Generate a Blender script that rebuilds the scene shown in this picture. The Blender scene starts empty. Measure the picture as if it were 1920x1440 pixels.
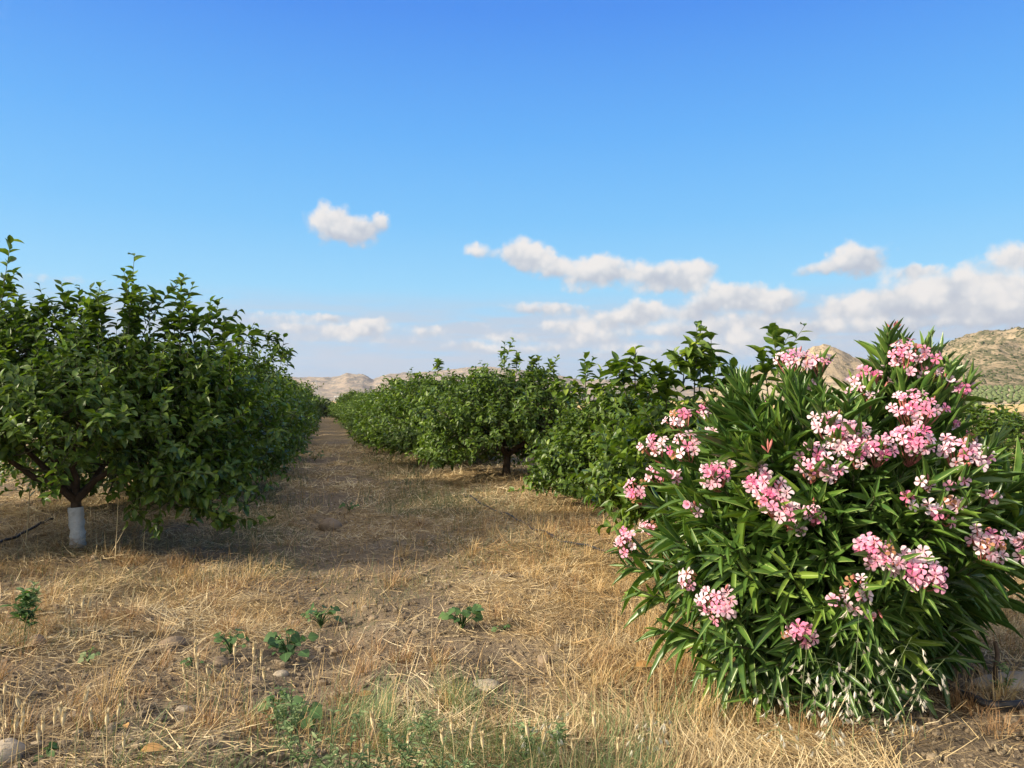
import bpy, math, numpy as np
rng = np.random.default_rng(11)
SC = bpy.context.scene
COL = SC.collection
F_PX, PITCH, CAM_H = 1440.0, math.atan(30/1440.0), 1.3
SUN_EL, SUN_AZ = math.radians(24.5), math.atan2(-0.95, -0.36)     # azimuth measured as atan2(x, y) towards the sun
TO_SUN = np.array([math.sin(SUN_AZ)*math.cos(SUN_EL), math.cos(SUN_AZ)*math.cos(SUN_EL), math.sin(SUN_EL)])

# ------------------------------------------------------------------ helpers
def nrm(v):
    return v/np.maximum(np.linalg.norm(v, axis=-1, keepdims=True), 1e-9)
def ray(px, py):
    x, y = (px-960)/F_PX, -(py-720)/F_PX
    c, s = math.cos(PITCH), math.sin(PITCH)
    return np.array([x, c-y*s, s+y*c])
def at(px, py, Y):
    d = ray(px, py); return np.array([0, 0, CAM_H])+d*(Y/d[1])
def _hash(a, b, s):
    h = (a.astype(np.int64)*374761393+b.astype(np.int64)*668265263+s*1274126177) & 0xffffffff
    h = ((h ^ (h >> 13))*1274126177) & 0xffffffff
    return ((h ^ (h >> 16)) & 0xffff)/65535.0
def vnoise(x, y, s=0):
    x = np.asarray(x, float); y = np.asarray(y, float)
    xi, yi = np.floor(x), np.floor(y); fx, fy = x-xi, y-yi
    fx = fx*fx*(3-2*fx); fy = fy*fy*(3-2*fy)
    a = _hash(xi, yi, s); b = _hash(xi+1, yi, s); c = _hash(xi, yi+1, s); d = _hash(xi+1, yi+1, s)
    return (a*(1-fx)+b*fx)*(1-fy)+(c*(1-fx)+d*fx)*fy
def fbm(x, y, o=4, s=0):
    t, a, n = 0, .5, 0
    for k in range(o):
        t = t+a*vnoise(x*2**k, y*2**k, s+k*17); n += a; a *= .5
    return t/n
def sstep(a, b, x):
    t = np.clip((x-a)/(b-a), 0, 1); return t*t*(3-2*t)
def qrow(x, y):      # offset across the orchard rows (left row -3.72, right row 1.43)
    return x+0.257*(y-6.57)
def H(x, y):
    x = np.asarray(x, float); y = np.asarray(y, float)
    near = 1-sstep(60, 120, y)
    h = (fbm(x/1.3, y/1.3, 3, 5)-.5)*.11+(fbm(x/.25, y/.25, 3, 9)-.5)*.085
    q = qrow(x, y)
    h = h-.05*np.exp(-((q+1.62)/.28)**2)-.035*np.exp(-((q+.75)/.28)**2)+.07*np.exp(-((q+3.72)/.9)**2)+.05*np.exp(-((q-1.43)/.9)**2)
    return h*near
def gpt(px, py):
    d = ray(px, py); t = CAM_H/-d[2]
    for _ in range(3):
        p = np.array([0, 0, CAM_H])+d*t
        t = (CAM_H-float(H(p[0], p[1])))/-d[2]
    return np.array([0, 0, CAM_H])+d*t

class G:      # collects geometry for ONE mesh
    def __init__(s): s.V, s.F, s.UV, s.R, s.n = [], [], [], [], 0
    def add(s, V, F, uv=None, r=None):
        V = np.asarray(V, float).reshape(-1, 3); F = np.asarray(F, int)
        s.V.append(V); s.F.append(F+s.n)
        s.UV.append(np.zeros((len(V), 2)) if uv is None else np.asarray(uv).reshape(-1, 2))
        s.R.append(np.zeros(len(V)) if r is None else np.broadcast_to(np.asarray(r, float).ravel(), (len(V),)))
        s.n += len(V); return s
    def build(s, name, mat, parent=None, smooth=True, extra=None, loc=None):
        V = np.concatenate(s.V).astype(np.float32)
        if loc is not None: V = V-np.asarray(loc, np.float32)
        me = bpy.data.meshes.new(name)
        idx = np.concatenate([f.ravel() for f in s.F]).astype(np.int32)
        tot = np.concatenate([np.full(len(f), f.shape[1]) for f in s.F])
        st = np.concatenate([[0], np.cumsum(tot)[:-1]]).astype(np.int32)
        me.vertices.add(len(V)); me.vertices.foreach_set('co', V.ravel())
        me.loops.add(len(idx)); me.loops.foreach_set('vertex_index', idx)
        me.polygons.add(len(st)); me.polygons.foreach_set('loop_start', st)
        me.polygons.foreach_set('use_smooth', np.full(len(st), smooth))
        uv = np.concatenate(s.UV)[idx].astype(np.float32)
        me.uv_layers.new(name='UVMap').data.foreach_set('uv', uv.ravel())
        me.attributes.new('rnd', 'FLOAT', 'POINT').data.foreach_set('value', np.concatenate(s.R).astype(np.float32))
        for k, a in (extra or {}).items():
            me.attributes.new(k, 'FLOAT', 'POINT').data.foreach_set('value', np.asarray(a, np.float32).ravel())
        me.update(calc_edges=True)
        me.materials.append(mat)
        o = bpy.data.objects.new(name, me); COL.objects.link(o)
        if loc is not None: o.location = [float(c) for c in loc]
        if parent is not None: o.parent = parent
        return o
def tag(o, label=None, cat=None, group=None, kind=None):
    if label: o['label'] = label
    if cat: o['category'] = cat
    if group: o['group'] = group
    if kind: o['kind'] = kind
    return o
def empty(name, loc, label, cat, group=None, rz=0):
    o = bpy.data.objects.new(name, None); COL.objects.link(o); o.empty_display_size = .1
    o.location = [float(c) for c in loc]; o.rotation_euler = (0, 0, rz)
    return tag(o, label, cat, group)
def copy_thing(src, loc, rz, sc, label, group=None):
    r = src.copy(); COL.objects.link(r)
    r.location = [float(c) for c in loc]; r.rotation_euler = (0, 0, rz); r.scale = (sc, sc, sc)
    r['label'] = label
    if group: r['group'] = group
    for ch in list(src.children):
        c = ch.copy(); COL.objects.link(c); c.parent = r
        for g in list(ch.children):
            d = g.copy(); COL.objects.link(d); d.parent = c
    return r
def tubes(P, R, k=5):
    P = np.asarray(P, float); N, M, _ = P.shape; R = np.broadcast_to(R, (N, M))
    T = nrm(np.gradient(P, axis=1))
    ref = np.where(np.abs(T[:, :1, 2:3]) > .9, np.array([1., 0, 0]), np.array([0, 0, 1.]))
    U = nrm(np.cross(T, np.broadcast_to(ref, T.shape))); W = np.cross(T, U)
    a = np.linspace(0, 2*np.pi, k, endpoint=False)
    V = P[:, :, None, :]+R[:, :, None, None]*(np.cos(a)[None, None, :, None]*U[:, :, None, :]+np.sin(a)[None, None, :, None]*W[:, :, None, :])
    i = np.arange(M-1)[:, None]*k; j = np.arange(k)[None, :]; j2 = (j+1) % k
    f = np.stack([i+j, i+j2, i+k+j2, i+k+j], -1).reshape(-1, 4)
    F = (f[None]+(np.arange(N)*M*k)[:, None, None]).reshape(-1, 4)
    uv = np.stack(np.broadcast_arrays((a/(2*np.pi))[None, None, :], np.linspace(0, 1, M)[None, :, None]+0*np.zeros((N, 1, 1))), -1)
    return V.reshape(-1, 3), F, uv.reshape(-1, 2)
def leaf_template(prof, rows, fold=.25, curl=.25):
    v = np.linspace(0, 1, rows); w = prof(v)
    V, UV = [], []
    for t, h in zip(v, w):
        for u in (-1, 0, 1):
            V.append((u*h, t, abs(u)*h*fold-curl*t*t)); UV.append(((u+1)/2, t))
    F = []
    for r in range(rows-1):
        for c in range(2): F.append((r*3+c, r*3+c+1, r*3+c+4, r*3+c+3))
    return np.array(V), np.array(F), np.array(UV)
def scatter(tpl, pos, D, Nn, L, W, rnd, Z=None):     # many copies of a leaf-like template inside one mesh
    V, F, UV = tpl; N = len(pos)
    D = nrm(D); X = nrm(np.cross(D, Nn)); Nn = np.cross(X, D)
    L = np.broadcast_to(L, (N,)); W = np.broadcast_to(W, (N,)); Z = L if Z is None else np.broadcast_to(Z, (N,))
    out = pos[:, None]+X[:, None]*(V[None, :, :1]*W[:, None, None])+D[:, None]*(V[None, :, 1:2]*L[:, None, None])+Nn[:, None]*(V[None, :, 2:]*Z[:, None, None])
    Fo = (F[None]+(np.arange(N)*len(V))[:, None, None]).reshape(-1, F.shape[1])
    return out.reshape(-1, 3), Fo, np.tile(UV, (N, 1)), np.repeat(np.broadcast_to(rnd, (N,)), len(V))
def ribbons(pos, az, pitch, L, W, bend, seg=2, roll=None, taper=.35):
    N = len(pos); P = [pos]; p = pos
    for k in range(seg):
        th = pitch+bend*(k+.5)/seg
        d = np.stack([np.cos(az)*np.cos(th), np.sin(az)*np.cos(th), np.sin(th)], -1)
        p = p+d*(L/seg)[:, None]; P.append(p)
    P = np.stack(P, 1)
    S = np.stack([-np.sin(az), np.cos(az), 0*az], -1)
    if roll is not None:
        up = np.array([0, 0, 1.]); S = nrm(S*np.cos(roll)[:, None]+up*np.sin(roll)[:, None])
    w = W[:, None]*np.linspace(1, taper, seg+1)[None]
    V = np.stack([P-S[:, None]*w[..., None]/2, P+S[:, None]*w[..., None]/2], 2)
    i = np.arange(seg)[:, None]*2
    f = np.concatenate([i, i+1, i+3, i+2], 1)
    F = (f[None]+(np.arange(N)*(seg+1)*2)[:, None, None]).reshape(-1, 4)
    return V.reshape(-1, 3), F

# ------------------------------------------------------------------ materials
class NT:
    def __init__(s, tree): s.t = tree; s.n = tree.nodes; s.l = tree.links
    def node(s, typ, **kw):
        n = s.n.new(typ)
        for k, v in kw.items(): setattr(n, k, v)
        return n
    def put(s, sock, v):
        if isinstance(v, bpy.types.NodeSocket): s.l.new(v, sock)
        elif v is not None:
            if hasattr(sock.default_value, '__len__') and hasattr(v, '__len__') and len(v) == 3 and len(sock.default_value) == 4: v = (*v, 1)
            sock.default_value = v
    def m(s, op, a, b=None, c=None, clamp=False):
        n = s.node('ShaderNodeMath', operation=op, use_clamp=clamp)
        for i, v in enumerate((a, b, c)):
            if v is not None: s.put(n.inputs[i], v)
        return n.outputs[0]
    def vm(s, op, a, b=None):
        n = s.node('ShaderNodeVectorMath', operation=op); s.put(n.inputs[0], a)
        if b is not None: s.put(n.inputs[1], b)
        return n.outputs['Value' if op in ('DOT_PRODUCT', 'LENGTH') else 'Vector']
    def mix(s, f, a, b, blend='MIX'):
        n = s.node('ShaderNodeMix', data_type='RGBA', blend_type=blend)
        s.put(n.inputs[0], f); s.put(n.inputs[6], a); s.put(n.inputs[7], b); return n.outputs[2]
    def ramp(s, f, stops, interp='LINEAR'):
        n = s.node('ShaderNodeValToRGB'); n.color_ramp.interpolation = interp; e = n.color_ramp.elements
        while len(e) < len(stops): e.new(.5)
        for x, (p, c) in zip(e, stops): x.position = p; x.color = (*c, 1) if len(c) == 3 else c
        s.put(n.inputs[0], f); return n.outputs[0]
    def noise(s, vec, scale, detail=3, rough=.55, dist=0, out='Fac'):
        n = s.node('ShaderNodeTexNoise'); s.put(n.inputs['Vector'], vec)
        n.inputs['Scale'].default_value = scale; n.inputs['Detail'].default_value = detail
        n.inputs['Roughness'].default_value = rough; n.inputs['Distortion'].default_value = dist
        return n.outputs[out]
    def attr(s, name):
        return s.node('ShaderNodeAttribute', attribute_name=name).outputs['Fac']
    def mr(s, v, a, b, c=0, d=1, smooth=False):
        n = s.node('ShaderNodeMapRange', interpolation_type='SMOOTHSTEP' if smooth else 'LINEAR')
        for i, x in enumerate((v, a, b, c, d)): s.put(n.inputs[i], x)
        return n.outputs[0]
def material(name):
    m = bpy.data.materials.new(name); m.use_nodes = True
    t = NT(m.node_tree); b = m.node_tree.nodes['Principled BSDF']; o = m.node_tree.nodes['Material Output']
    return m, t, b, o
def simple(name, c1, c2, scale=8, rough=.8, bump=0, spec=.3, dist=.02):
    m, t, b, o = material(name)
    co = t.node('ShaderNodeTexCoord').outputs['Object']
    n = t.noise(co, scale, 5)
    t.put(b.inputs['Base Color'], t.mix(t.mr(n, .3, .7), c1, c2))
    b.inputs['Roughness'].default_value = rough; b.inputs['Specular IOR Level'].default_value = spec
    if bump:
        bn = t.node('ShaderNodeBump'); bn.inputs['Strength'].default_value = bump; bn.inputs['Distance'].default_value = dist
        t.put(bn.inputs['Height'], t.noise(co, scale*3, 6, .65)); t.put(b.inputs['Normal'], bn.outputs[0])
    return m
def leaf_mat(name, stops, rib, trans, rough=.42, spec=.4, ribw=.05, trcol=None, tex=60, vein=0):
    m, t, b, o = material(name)
    r = t.attr('rnd'); uv = t.node('ShaderNodeUVMap', uv_map='UVMap').outputs[0]
    sp = t.node('ShaderNodeSeparateXYZ'); t.put(sp.inputs[0], uv)
    u = t.m('ABSOLUTE', t.m('SUBTRACT', sp.outputs[0], .5))
    col = t.ramp(r, stops)
    co = t.node('ShaderNodeTexCoord').outputs['Object']
    col = t.mix(t.mr(t.noise(co, tex, 2), .35, .7, 0, .35), col, stops[-1][1])
    if rib is not None:
        col = t.mix(t.mr(u, ribw*.4, ribw, .75, 0), col, rib)
        if vein:
            w = t.m('SINE', t.m('MULTIPLY', t.m('ADD', sp.outputs[1], t.m('MULTIPLY', u, -.35)), 70.0))
            col = t.mix(t.mr(w, .5, 1, 0, vein), col, rib)
    t.put(b.inputs['Base Color'], col)
    b.inputs['Roughness'].default_value = rough; b.inputs['Specular IOR Level'].default_value = spec
    tr = t.node('ShaderNodeBsdfTranslucent')
    t.put(tr.inputs[0], t.mix(1.0, col, trcol or (1.6, 1.7, .7), 'MULTIPLY'))
    mx = t.node('ShaderNodeMixShader'); mx.inputs[0].default_value = trans
    t.l.new(b.outputs[0], mx.inputs[1]); t.l.new(tr.outputs[0], mx.inputs[2]); t.l.new(mx.outputs[0], o.inputs[0])
    return m
M = {}
M['citrus'] = leaf_mat('citrus_leaf', [(0, (.020, .052, .011)), (.45, (.048, .104, .015)), (.75, (.12, .195, .02)), (1, (.30, .36, .045))], (.10, .17, .035), .25, .42, .35, tex=25)
M['oleander'] = leaf_mat('oleander_leaf', [(0, (.024, .064, .018)), (.5, (.046, .108, .024)), (.85, (.085, .165, .028)), (1, (.16, .24, .035))], (.34, .42, .13), .15, .36, .45, ribw=.075, tex=30)
M['weed'] = leaf_mat('weed_leaf', [(0, (.03, .075, .024)), (1, (.085, .15, .045))], (.10, .21, .06), .25, .55, .3)
M['weed_pale'] = leaf_mat('pale_weed_leaf', [(0, (.07, .12, .045)), (.5, (.13, .20, .08)), (1, (.26, .31, .15))], None, .25, .6, .25)
M['greygrass'] = leaf_mat('grey_green_grass', [(0, (.06, .09, .045)), (.6, (.11, .14, .07)), (1, (.2, .2, .1))], None, .2, .7, .2)
M['straw'] = leaf_mat('dry_straw', [(0, (.12, .072, .036)), (.3, (.34, .23, .105)), (.65, (.56, .42, .21)), (1, (.74, .63, .40))], None, .12, .55, .3, trcol=(1.2, 1.1, .9), tex=3)
M['gold'] = leaf_mat('golden_straw', [(0, (.22, .11, .04)), (.35, (.42, .25, .09)), (1, (.66, .50, .24))], None, .15, .55, .3, trcol=(1.2, 1.1, .9), tex=3)
M['oat'] = leaf_mat('oat_husk', [(0, (.5, .45, .33)), (1, (.75, .72, .6))], None, .2, .5, .3, trcol=(1, 1, 1))
M['bark'] = simple('bark', (.045, .03, .02), (.10, .068, .045), 14, .9, .6)
M['twig'] = simple('twig_bark', (.05, .055, .025), (.09, .085, .04), 20, .8)
M['olestem'] = simple('oleander_stem', (.06, .08, .03), (.11, .10, .05), 20, .7)
M['wrap'] = simple('white_wrap', (.52, .54, .55), (.72, .73, .73), 9, .6, .5, .3, .03)
M['stone'] = simple('stone', (.16, .115, .075), (.26, .195, .13), 9, .9, .6)
M['palestone'] = simple('pale_stone', (.27, .22, .16), (.38, .32, .24), 9, .9, .5)
M['clod'] = simple('soil_clod', (.12, .09, .055), (.29, .225, .15), 5, .95, .4)
M['hose'] = simple('black_hose', (.012, .012, .014), (.03, .03, .032), 12, .5, 0)
M['stick'] = simple('weathered_stick', (.07, .048, .035), (.14, .10, .07), 16, .9, .5)
M['brownleaf'] = simple('dry_leaf', (.35, .18, .06), (.55, .36, .14), 12, .7)
M['whitewall'] = simple('white_render', (.34, .32, .29), (.42, .40, .37), 2, .8)
M['redroof'] = simple('red_roof', (.25, .08, .05), (.33, .12, .08), 2, .8)
M['darkglass'] = simple('dark_opening', (.03, .03, .035), (.05, .05, .055), 2, .3)
M['steel'] = simple('grey_steel', (.3, .31, .33), (.4, .41, .42), 2, .5)
M['bud'] = simple('oleander_bud', (.30, .10, .07), (.50, .17, .16), 30, .5)

_m, _t, _b, _o = material('white_wrap'); M['wrap'] = _m
_co = _t.node('ShaderNodeTexCoord').outputs['Object']; _s = _t.node('ShaderNodeSeparateXYZ'); _t.put(_s.inputs[0], _co)
_n = _t.noise(_co, 22, 5, .65); _c = _t.mix(_t.mr(_n, .3, .7), (.50, .52, .53), (.70, .71, .71))
_d = _t.m('ADD', _s.outputs[2], _t.m('MULTIPLY', _t.m('SUBTRACT', _n, .5), -.35))
_c = _t.mix(_t.mr(_d, .03, .14, .8, 0), _c, (.24, .18, .12)); _c = _t.mix(_t.mr(_t.noise(_co, 60, 4, .7), .62, .7, 0, .45), _c, (.28, .23, .18))
_t.put(_b.inputs['Base Color'], _c); _b.inputs['Roughness'].default_value = .6
_bn = _t.node('ShaderNodeBump'); _bn.inputs['Strength'].default_value = .6; _bn.inputs['Distance'].default_value = .02; _t.put(_bn.inputs['Height'], _t.noise(_co, 30, 4, .6, 1.2)); _t.put(_b.inputs['Normal'], _bn.outputs[0])
def flower_mat():
    m, t, b, o = material('oleander_petal')
    r = t.attr('rnd'); uv = t.node('ShaderNodeUVMap', uv_map='UVMap').outputs[0]
    sp = t.node('ShaderNodeSeparateXYZ'); t.put(sp.inputs[0], uv)
    edge = t.ramp(r, [(0, (.78, .65, .67)), (.35, (.79, .54, .60)), (.65, (.78, .36, .49)), (.93, (.72, .17, .33)), (1, (.42, .20, .10))])
    core = t.ramp(r, [(0, (.80, .50, .57)), (.4, (.76, .30, .44)), (.93, (.66, .10, .26)), (1, (.35, .16, .08))])
    u = t.m('ABSOLUTE', t.m('SUBTRACT', sp.outputs[0], .5))
    f = t.m('ADD', t.mr(sp.outputs[1], .15, .75, 1, 0, True), t.mr(u, .0, .4, .25, -.1), clamp=True)
    col = t.mix(f, edge, core)
    col = t.mix(t.mr(sp.outputs[1], .02, .16, .6, 0), col, (.75, .45, .25))
    t.put(b.inputs['Base Color'], col); b.inputs['Roughness'].default_value = .55; b.inputs['Specular IOR Level'].default_value = .25
    tr = t.node('ShaderNodeBsdfTranslucent'); t.put(tr.inputs[0], col)
    mx = t.node('ShaderNodeMixShader'); mx.inputs[0].default_value = .3
    t.l.new(b.outputs[0], mx.inputs[1]); t.l.new(tr.outputs[0], mx.inputs[2]); t.l.new(mx.outputs[0], o.inputs[0])
    return m
M['petal'] = flower_mat()

def ground_mat():
    m, t, b, o = material('orchard_soil')
    co = t.node('ShaderNodeTexCoord').outputs['Object']
    straw, green, field = t.attr('straw'), t.attr('green'), t.attr('field')
    n1, n2, n3 = t.noise(co, 2.2, 6, .6), t.noise(co, 16, 5, .65), t.noise(co, 75, 4, .7)
    soil = t.mix(t.mr(n1, .3, .7), (.115, .085, .052), (.215, .163, .105))
    soil = t.mix(t.mr(n3, .35, .7, 0, .7), soil, (.27, .21, .145))
    st = t.mix(t.mr(n2, .3, .7), (.20, .135, .065), (.37, .27, .135))
    fac = t.mr(t.m('ADD', t.m('MULTIPLY', straw, 1.0), t.m('MULTIPLY', t.m('SUBTRACT', n2, .5), 1.3)), .3, .8)
    col = t.mix(fac, soil, st)
    gf = t.mr(t.m('ADD', green, t.m('MULTIPLY', t.m('SUBTRACT', n2, .5), 1.2)), .35, .9, 0, .6)
    col = t.mix(gf, col, (.10, .12, .055))
    fcol = t.mix(t.noise(co, .05, 4), (.52, .36, .14), (.62, .46, .21))
    col = t.mix(field, col, fcol)
    t.put(b.inputs['Base Color'], col); b.inputs['Roughness'].default_value = .95; b.inputs['Specular IOR Level'].default_value = .1
    h = t.m('ADD', n3, t.m('MULTIPLY', n2, 1.5))
    bn = t.node('ShaderNodeBump'); bn.inputs['Strength'].default_value = .9; bn.inputs['Distance'].default_value = .02
    t.put(bn.inputs['Height'], h); t.put(b.inputs['Normal'], bn.outputs[0])
    return m
M['ground'] = ground_mat()
def hill_mat(name, a, b_, scrub, dens, sc):
    m, t, b, o = material(name)
    co = t.node('ShaderNodeTexCoord').outputs['Object']
    n = t.noise(co, sc*.6, 6, .6); n2 = t.noise(co, sc*4, 5, .7); n3 = t.noise(co, sc*18, 3, .7)
    col = t.mix(t.mr(n, .3, .7), a, b_)
    col = t.mix(t.mr(n3, .3, .7, 0, .35), col, (.20, .165, .11))
    z = t.node('ShaderNodeSeparateXYZ'); t.put(z.inputs[0], co)
    lay = t.m('SINE', t.m('ADD', t.m('MULTIPLY', z.outputs[2], .9), t.m('MULTIPLY', n2, 5.0)))
    col = t.mix(t.mr(lay, .4, 1, 0, .3), col, (.42, .34, .23))
    f = t.mr(t.m('ADD', t.m('MULTIPLY', n2, .6), t.m('MULTIPLY', n3, .4)), .54-dens, .60-dens)
    col = t.mix(t.m('MULTIPLY', f, .8), col, scrub)
    t.put(b.inputs['Base Color'], col); b.inputs['Roughness'].default_value = 1; b.inputs['Specular IOR Level'].default_value = 0
    bn = t.node('ShaderNodeBump'); bn.inputs['Strength'].default_value = .6; bn.inputs['Distance'].default_value = 3
    t.put(bn.inputs['Height'], t.m('ADD', n2, t.m('MULTIPLY', n3, .5))); t.put(b.inputs['Normal'], bn.outputs[0])
    return m
M['hill'] = hill_mat('dry_hillside', (.27, .205, .13), (.37, .29, .19), (.075, .085, .042), .075, .03)
M['farhill'] = hill_mat('far_hillside', (.30, .235, .18), (.38, .30, .235), (.15, .145, .13), .06, .012)

# ------------------------------------------------------------------ camera, sun, sky
cam = bpy.data.cameras.new('camera'); co = bpy.data.objects.new('camera', cam); COL.objects.link(co)
cam.sensor_width = 36; cam.lens = F_PX/1920*36; cam.clip_end = 20000; cam.clip_start = .05
co.location = (0, 0, CAM_H); co.rotation_euler = (math.pi/2+PITCH, 0, 0); SC.camera = co
sun = bpy.data.lights.new('sun', 'SUN'); so = bpy.data.objects.new('sun', sun); COL.objects.link(so)
sun.energy = 4.9; sun.angle = math.radians(2.5); sun.color = (1, .88, .70)
from mathutils import Vector
so.rotation_euler = Vector(TO_SUN).to_track_quat('Z', 'Y').to_euler(); so.location = (-20, -6, 20)
SC.view_settings.view_transform = 'Standard'; SC.view_settings.look = 'None'
EXPO = .84
SC.view_settings.exposure = EXPO; SC.view_settings.gamma = 1

def azel(px, py):
    d = nrm(ray(px, py)); return math.atan2(d[0], d[1]), math.asin(d[2])
def sky():
    w = bpy.data.worlds.new('World'); SC.world = w; w.use_nodes = True
    t = NT(w.node_tree); bg = w.node_tree.nodes['Background']
    g = t.node('ShaderNodeTexCoord').outputs['Generated']
    s = t.node('ShaderNodeSeparateXYZ'); t.put(s.inputs[0], g)
    az = t.m('ARCTAN2', s.outputs[0], s.outputs[1]); el = t.m('ARCSINE', s.outputs[2])
    k = 2**-EXPO
    rad = lambda c: tuple(((x/255+.055)/1.055)**2.4*k for x in c)
    deg = 57.2958/90
    stops = [(0, (176, 197, 224)), (1.5, (172, 196, 226)), (4, (168, 212, 246)), (8, (152, 216, 254)), (13, (122, 198, 254)), (19, (98, 178, 252)), (27, (72, 146, 243)), (45, (46, 108, 205)), (90, (34, 84, 170))]
    col = t.ramp(t.m('MULTIPLY', el, deg), [(d/90, rad(c)) for d, c in stops])
    sk = t.node('ShaderNodeTexSky'); sk.sky_type = 'NISHITA'; sk.sun_disc = False; sk.sun_elevation = SUN_EL; sk.sun_rotation = SUN_AZ
    skc = t.vm('MULTIPLY', sk.outputs[0], (.1, .1, .1))
    col = t.mix(.06, col, skc)
    # cloud field in (azimuth, elevation)
    cb = t.node('ShaderNodeCombineXYZ'); t.put(cb.inputs[0], az); t.put(cb.inputs[1], el)
    p0 = cb.outputs[0]
    wa = t.vm('SUBTRACT', t.noise(g, 22, 2, .5, out='Color'), (.5, .5, .5)); wb = t.vm('SUBTRACT', t.noise(g, 75, 4, .6, out='Color'), (.5, .5, .5))
    p = t.vm('ADD', p0, t.vm('ADD', t.vm('MULTIPLY', wa, (.045, .016, 0)), t.vm('MULTIPLY', wb, (.016, .014, 0))))
    ell = [(624,417,40,33,1.1),(673,432,38,26,1.0),(711,420,17,19,.8),(904,473,27,19,.75),(855,470,28,10,.4),
           (987,477,47,29,1.1),(1036,500,38,22,.9),(1134,507,55,29,1.05),(1085,518,45,20,.8),(1225,519,46,27,1.0),(1297,515,43,29,1.05),(1089,540,80,10,.5),(1187,546,70,10,.5),
           (1015,578,80,13,.85),(1090,584,40,12,.6),(1216,582,38,21,.95),(1176,594,36,18,.8),
           (1376,556,66,28,1.0),(1452,564,58,26,.95),(1316,568,38,18,.8),
           (1603,488,43,29,1.1),(1535,507,62,14,.75),(1709,511,40,14,.8),
           (1598,576,62,26,.95),(1709,563,68,34,1.05),(1822,548,74,40,1.1),(1895,572,60,38,1.0),(1770,606,120,12,.7),(1960,560,60,40,1.0),
           (1868,485,60,18,.65),(1925,475,50,25,.8),
           (1112,626,90,20,.75),(1250,622,60,20,.7),(1320,612,60,22,.8),(1452,630,75,24,.85),(1380,640,60,16,.6),
           (696,609,38,16,1.05),(612,599,26,9,.8),(545,592,90,11,.6),(955,630,50,14,.75),(877,646,45,12,.7),(620,634,100,13,.6),(760,640,70,11,.55),(1040,652,70,14,.6),
           (1150,600,70,16,.8),(1060,612,60,13,.7),(1290,588,50,16,.8),(1420,600,60,16,.8),(1520,612,70,16,.8),(655,622,60,13,.8),(560,612,60,12,.7),(800,622,60,12,.7),(890,608,40,9,.6),(930,655,80,12,.7),(1200,655,90,14,.75),(1340,662,80,14,.7),(1660,612,70,14,.8),
           (110,525,140,14,.55),(260,590,150,14,.5),(1600,645,120,14,.5)]
    fs, vs = None, None
    for (px, py, rx, ry, wgt) in ell:
        a, e = azel(px, py)
        q = t.vm('MULTIPLY', t.vm('SUBTRACT', p, (a, e, 0)), (F_PX/rx*.78, F_PX/ry*.80, 0))
        gg = t.m('MULTIPLY', t.m('EXPONENT', t.m('MULTIPLY', t.vm('DOT_PRODUCT', q, q), -2.5)), wgt**2.5)
        vv = t.m('MULTIPLY', gg, t.vm('DOT_PRODUCT', q, (-.25, .95, 0)))
        fs = gg if fs is None else t.m('ADD', fs, gg); vs = vv if vs is None else t.m('ADD', vs, vv)
    shade = t.m('DIVIDE', vs, t.m('ADD', fs, .02))
    fs = t.m('POWER', fs, .4)
    fine = t.noise(g, 60, 5, .62); fine2 = t.noise(g, 24, 4, .6)
    def vor(sc):
        n = t.node('ShaderNodeTexVoronoi', feature='SMOOTH_F1'); t.put(n.inputs['Vector'], t.vm('ADD', g, t.vm('MULTIPLY', wb, (.012, .012, .012)))); n.inputs['Scale'].default_value = sc
        n.inputs['Smoothness'].default_value = .35; return n.outputs['Distance']
    puff = t.m('ADD', t.m('MULTIPLY', vor(38), .65), t.m('MULTIPLY', vor(85), .4))
    puff = t.m('SUBTRACT', .50, puff)
    dens = t.mr(t.m('ADD', t.m('ADD', fs, t.m('MULTIPLY', puff, .42)), t.m('MULTIPLY', t.m('SUBTRACT', fine, .5), .42)), .40, .84, 0, .95, True)
    lum = t.mr(t.m('ADD', shade, t.m('MULTIPLY', t.m('ADD', t.m('MULTIPLY', puff, .9), t.m('MULTIPLY', t.m('SUBTRACT', fine2, .5), .7)), 1.4)), -.75, .5, 0, 1, True)
    ccol = t.ramp(lum, [(0, rad((192, 197, 209))), (.45, rad((216, 217, 221))), (1, rad((245, 239, 234)))])
    # soft stratus veil near the horizon
    sv = t.vm('MULTIPLY', p0, (9, 75, 0)); band = t.noise(sv, 1, 4, .55)
    veil = t.m('MULTIPLY', t.mr(band, .26, .60, .15, .92, True), t.m('MULTIPLY', t.mr(el, .02, .05, .75, 1), t.mr(el, .085, .15, 1, 0, True)))
    col = t.mix(veil, col, rad((197, 206, 221)))
    col = t.mix(dens, col, ccol)
    # added fill: unseen sky behind and above the camera brightened to lift the shadows
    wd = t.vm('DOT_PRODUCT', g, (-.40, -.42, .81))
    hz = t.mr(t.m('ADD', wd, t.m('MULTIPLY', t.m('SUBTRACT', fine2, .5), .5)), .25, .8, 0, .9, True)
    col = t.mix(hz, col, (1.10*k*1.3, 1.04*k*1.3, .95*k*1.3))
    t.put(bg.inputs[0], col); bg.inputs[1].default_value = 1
    w.cycles.sampling_method = 'MANUAL'; w.cycles.sample_map_resolution = 512
sky()

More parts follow.
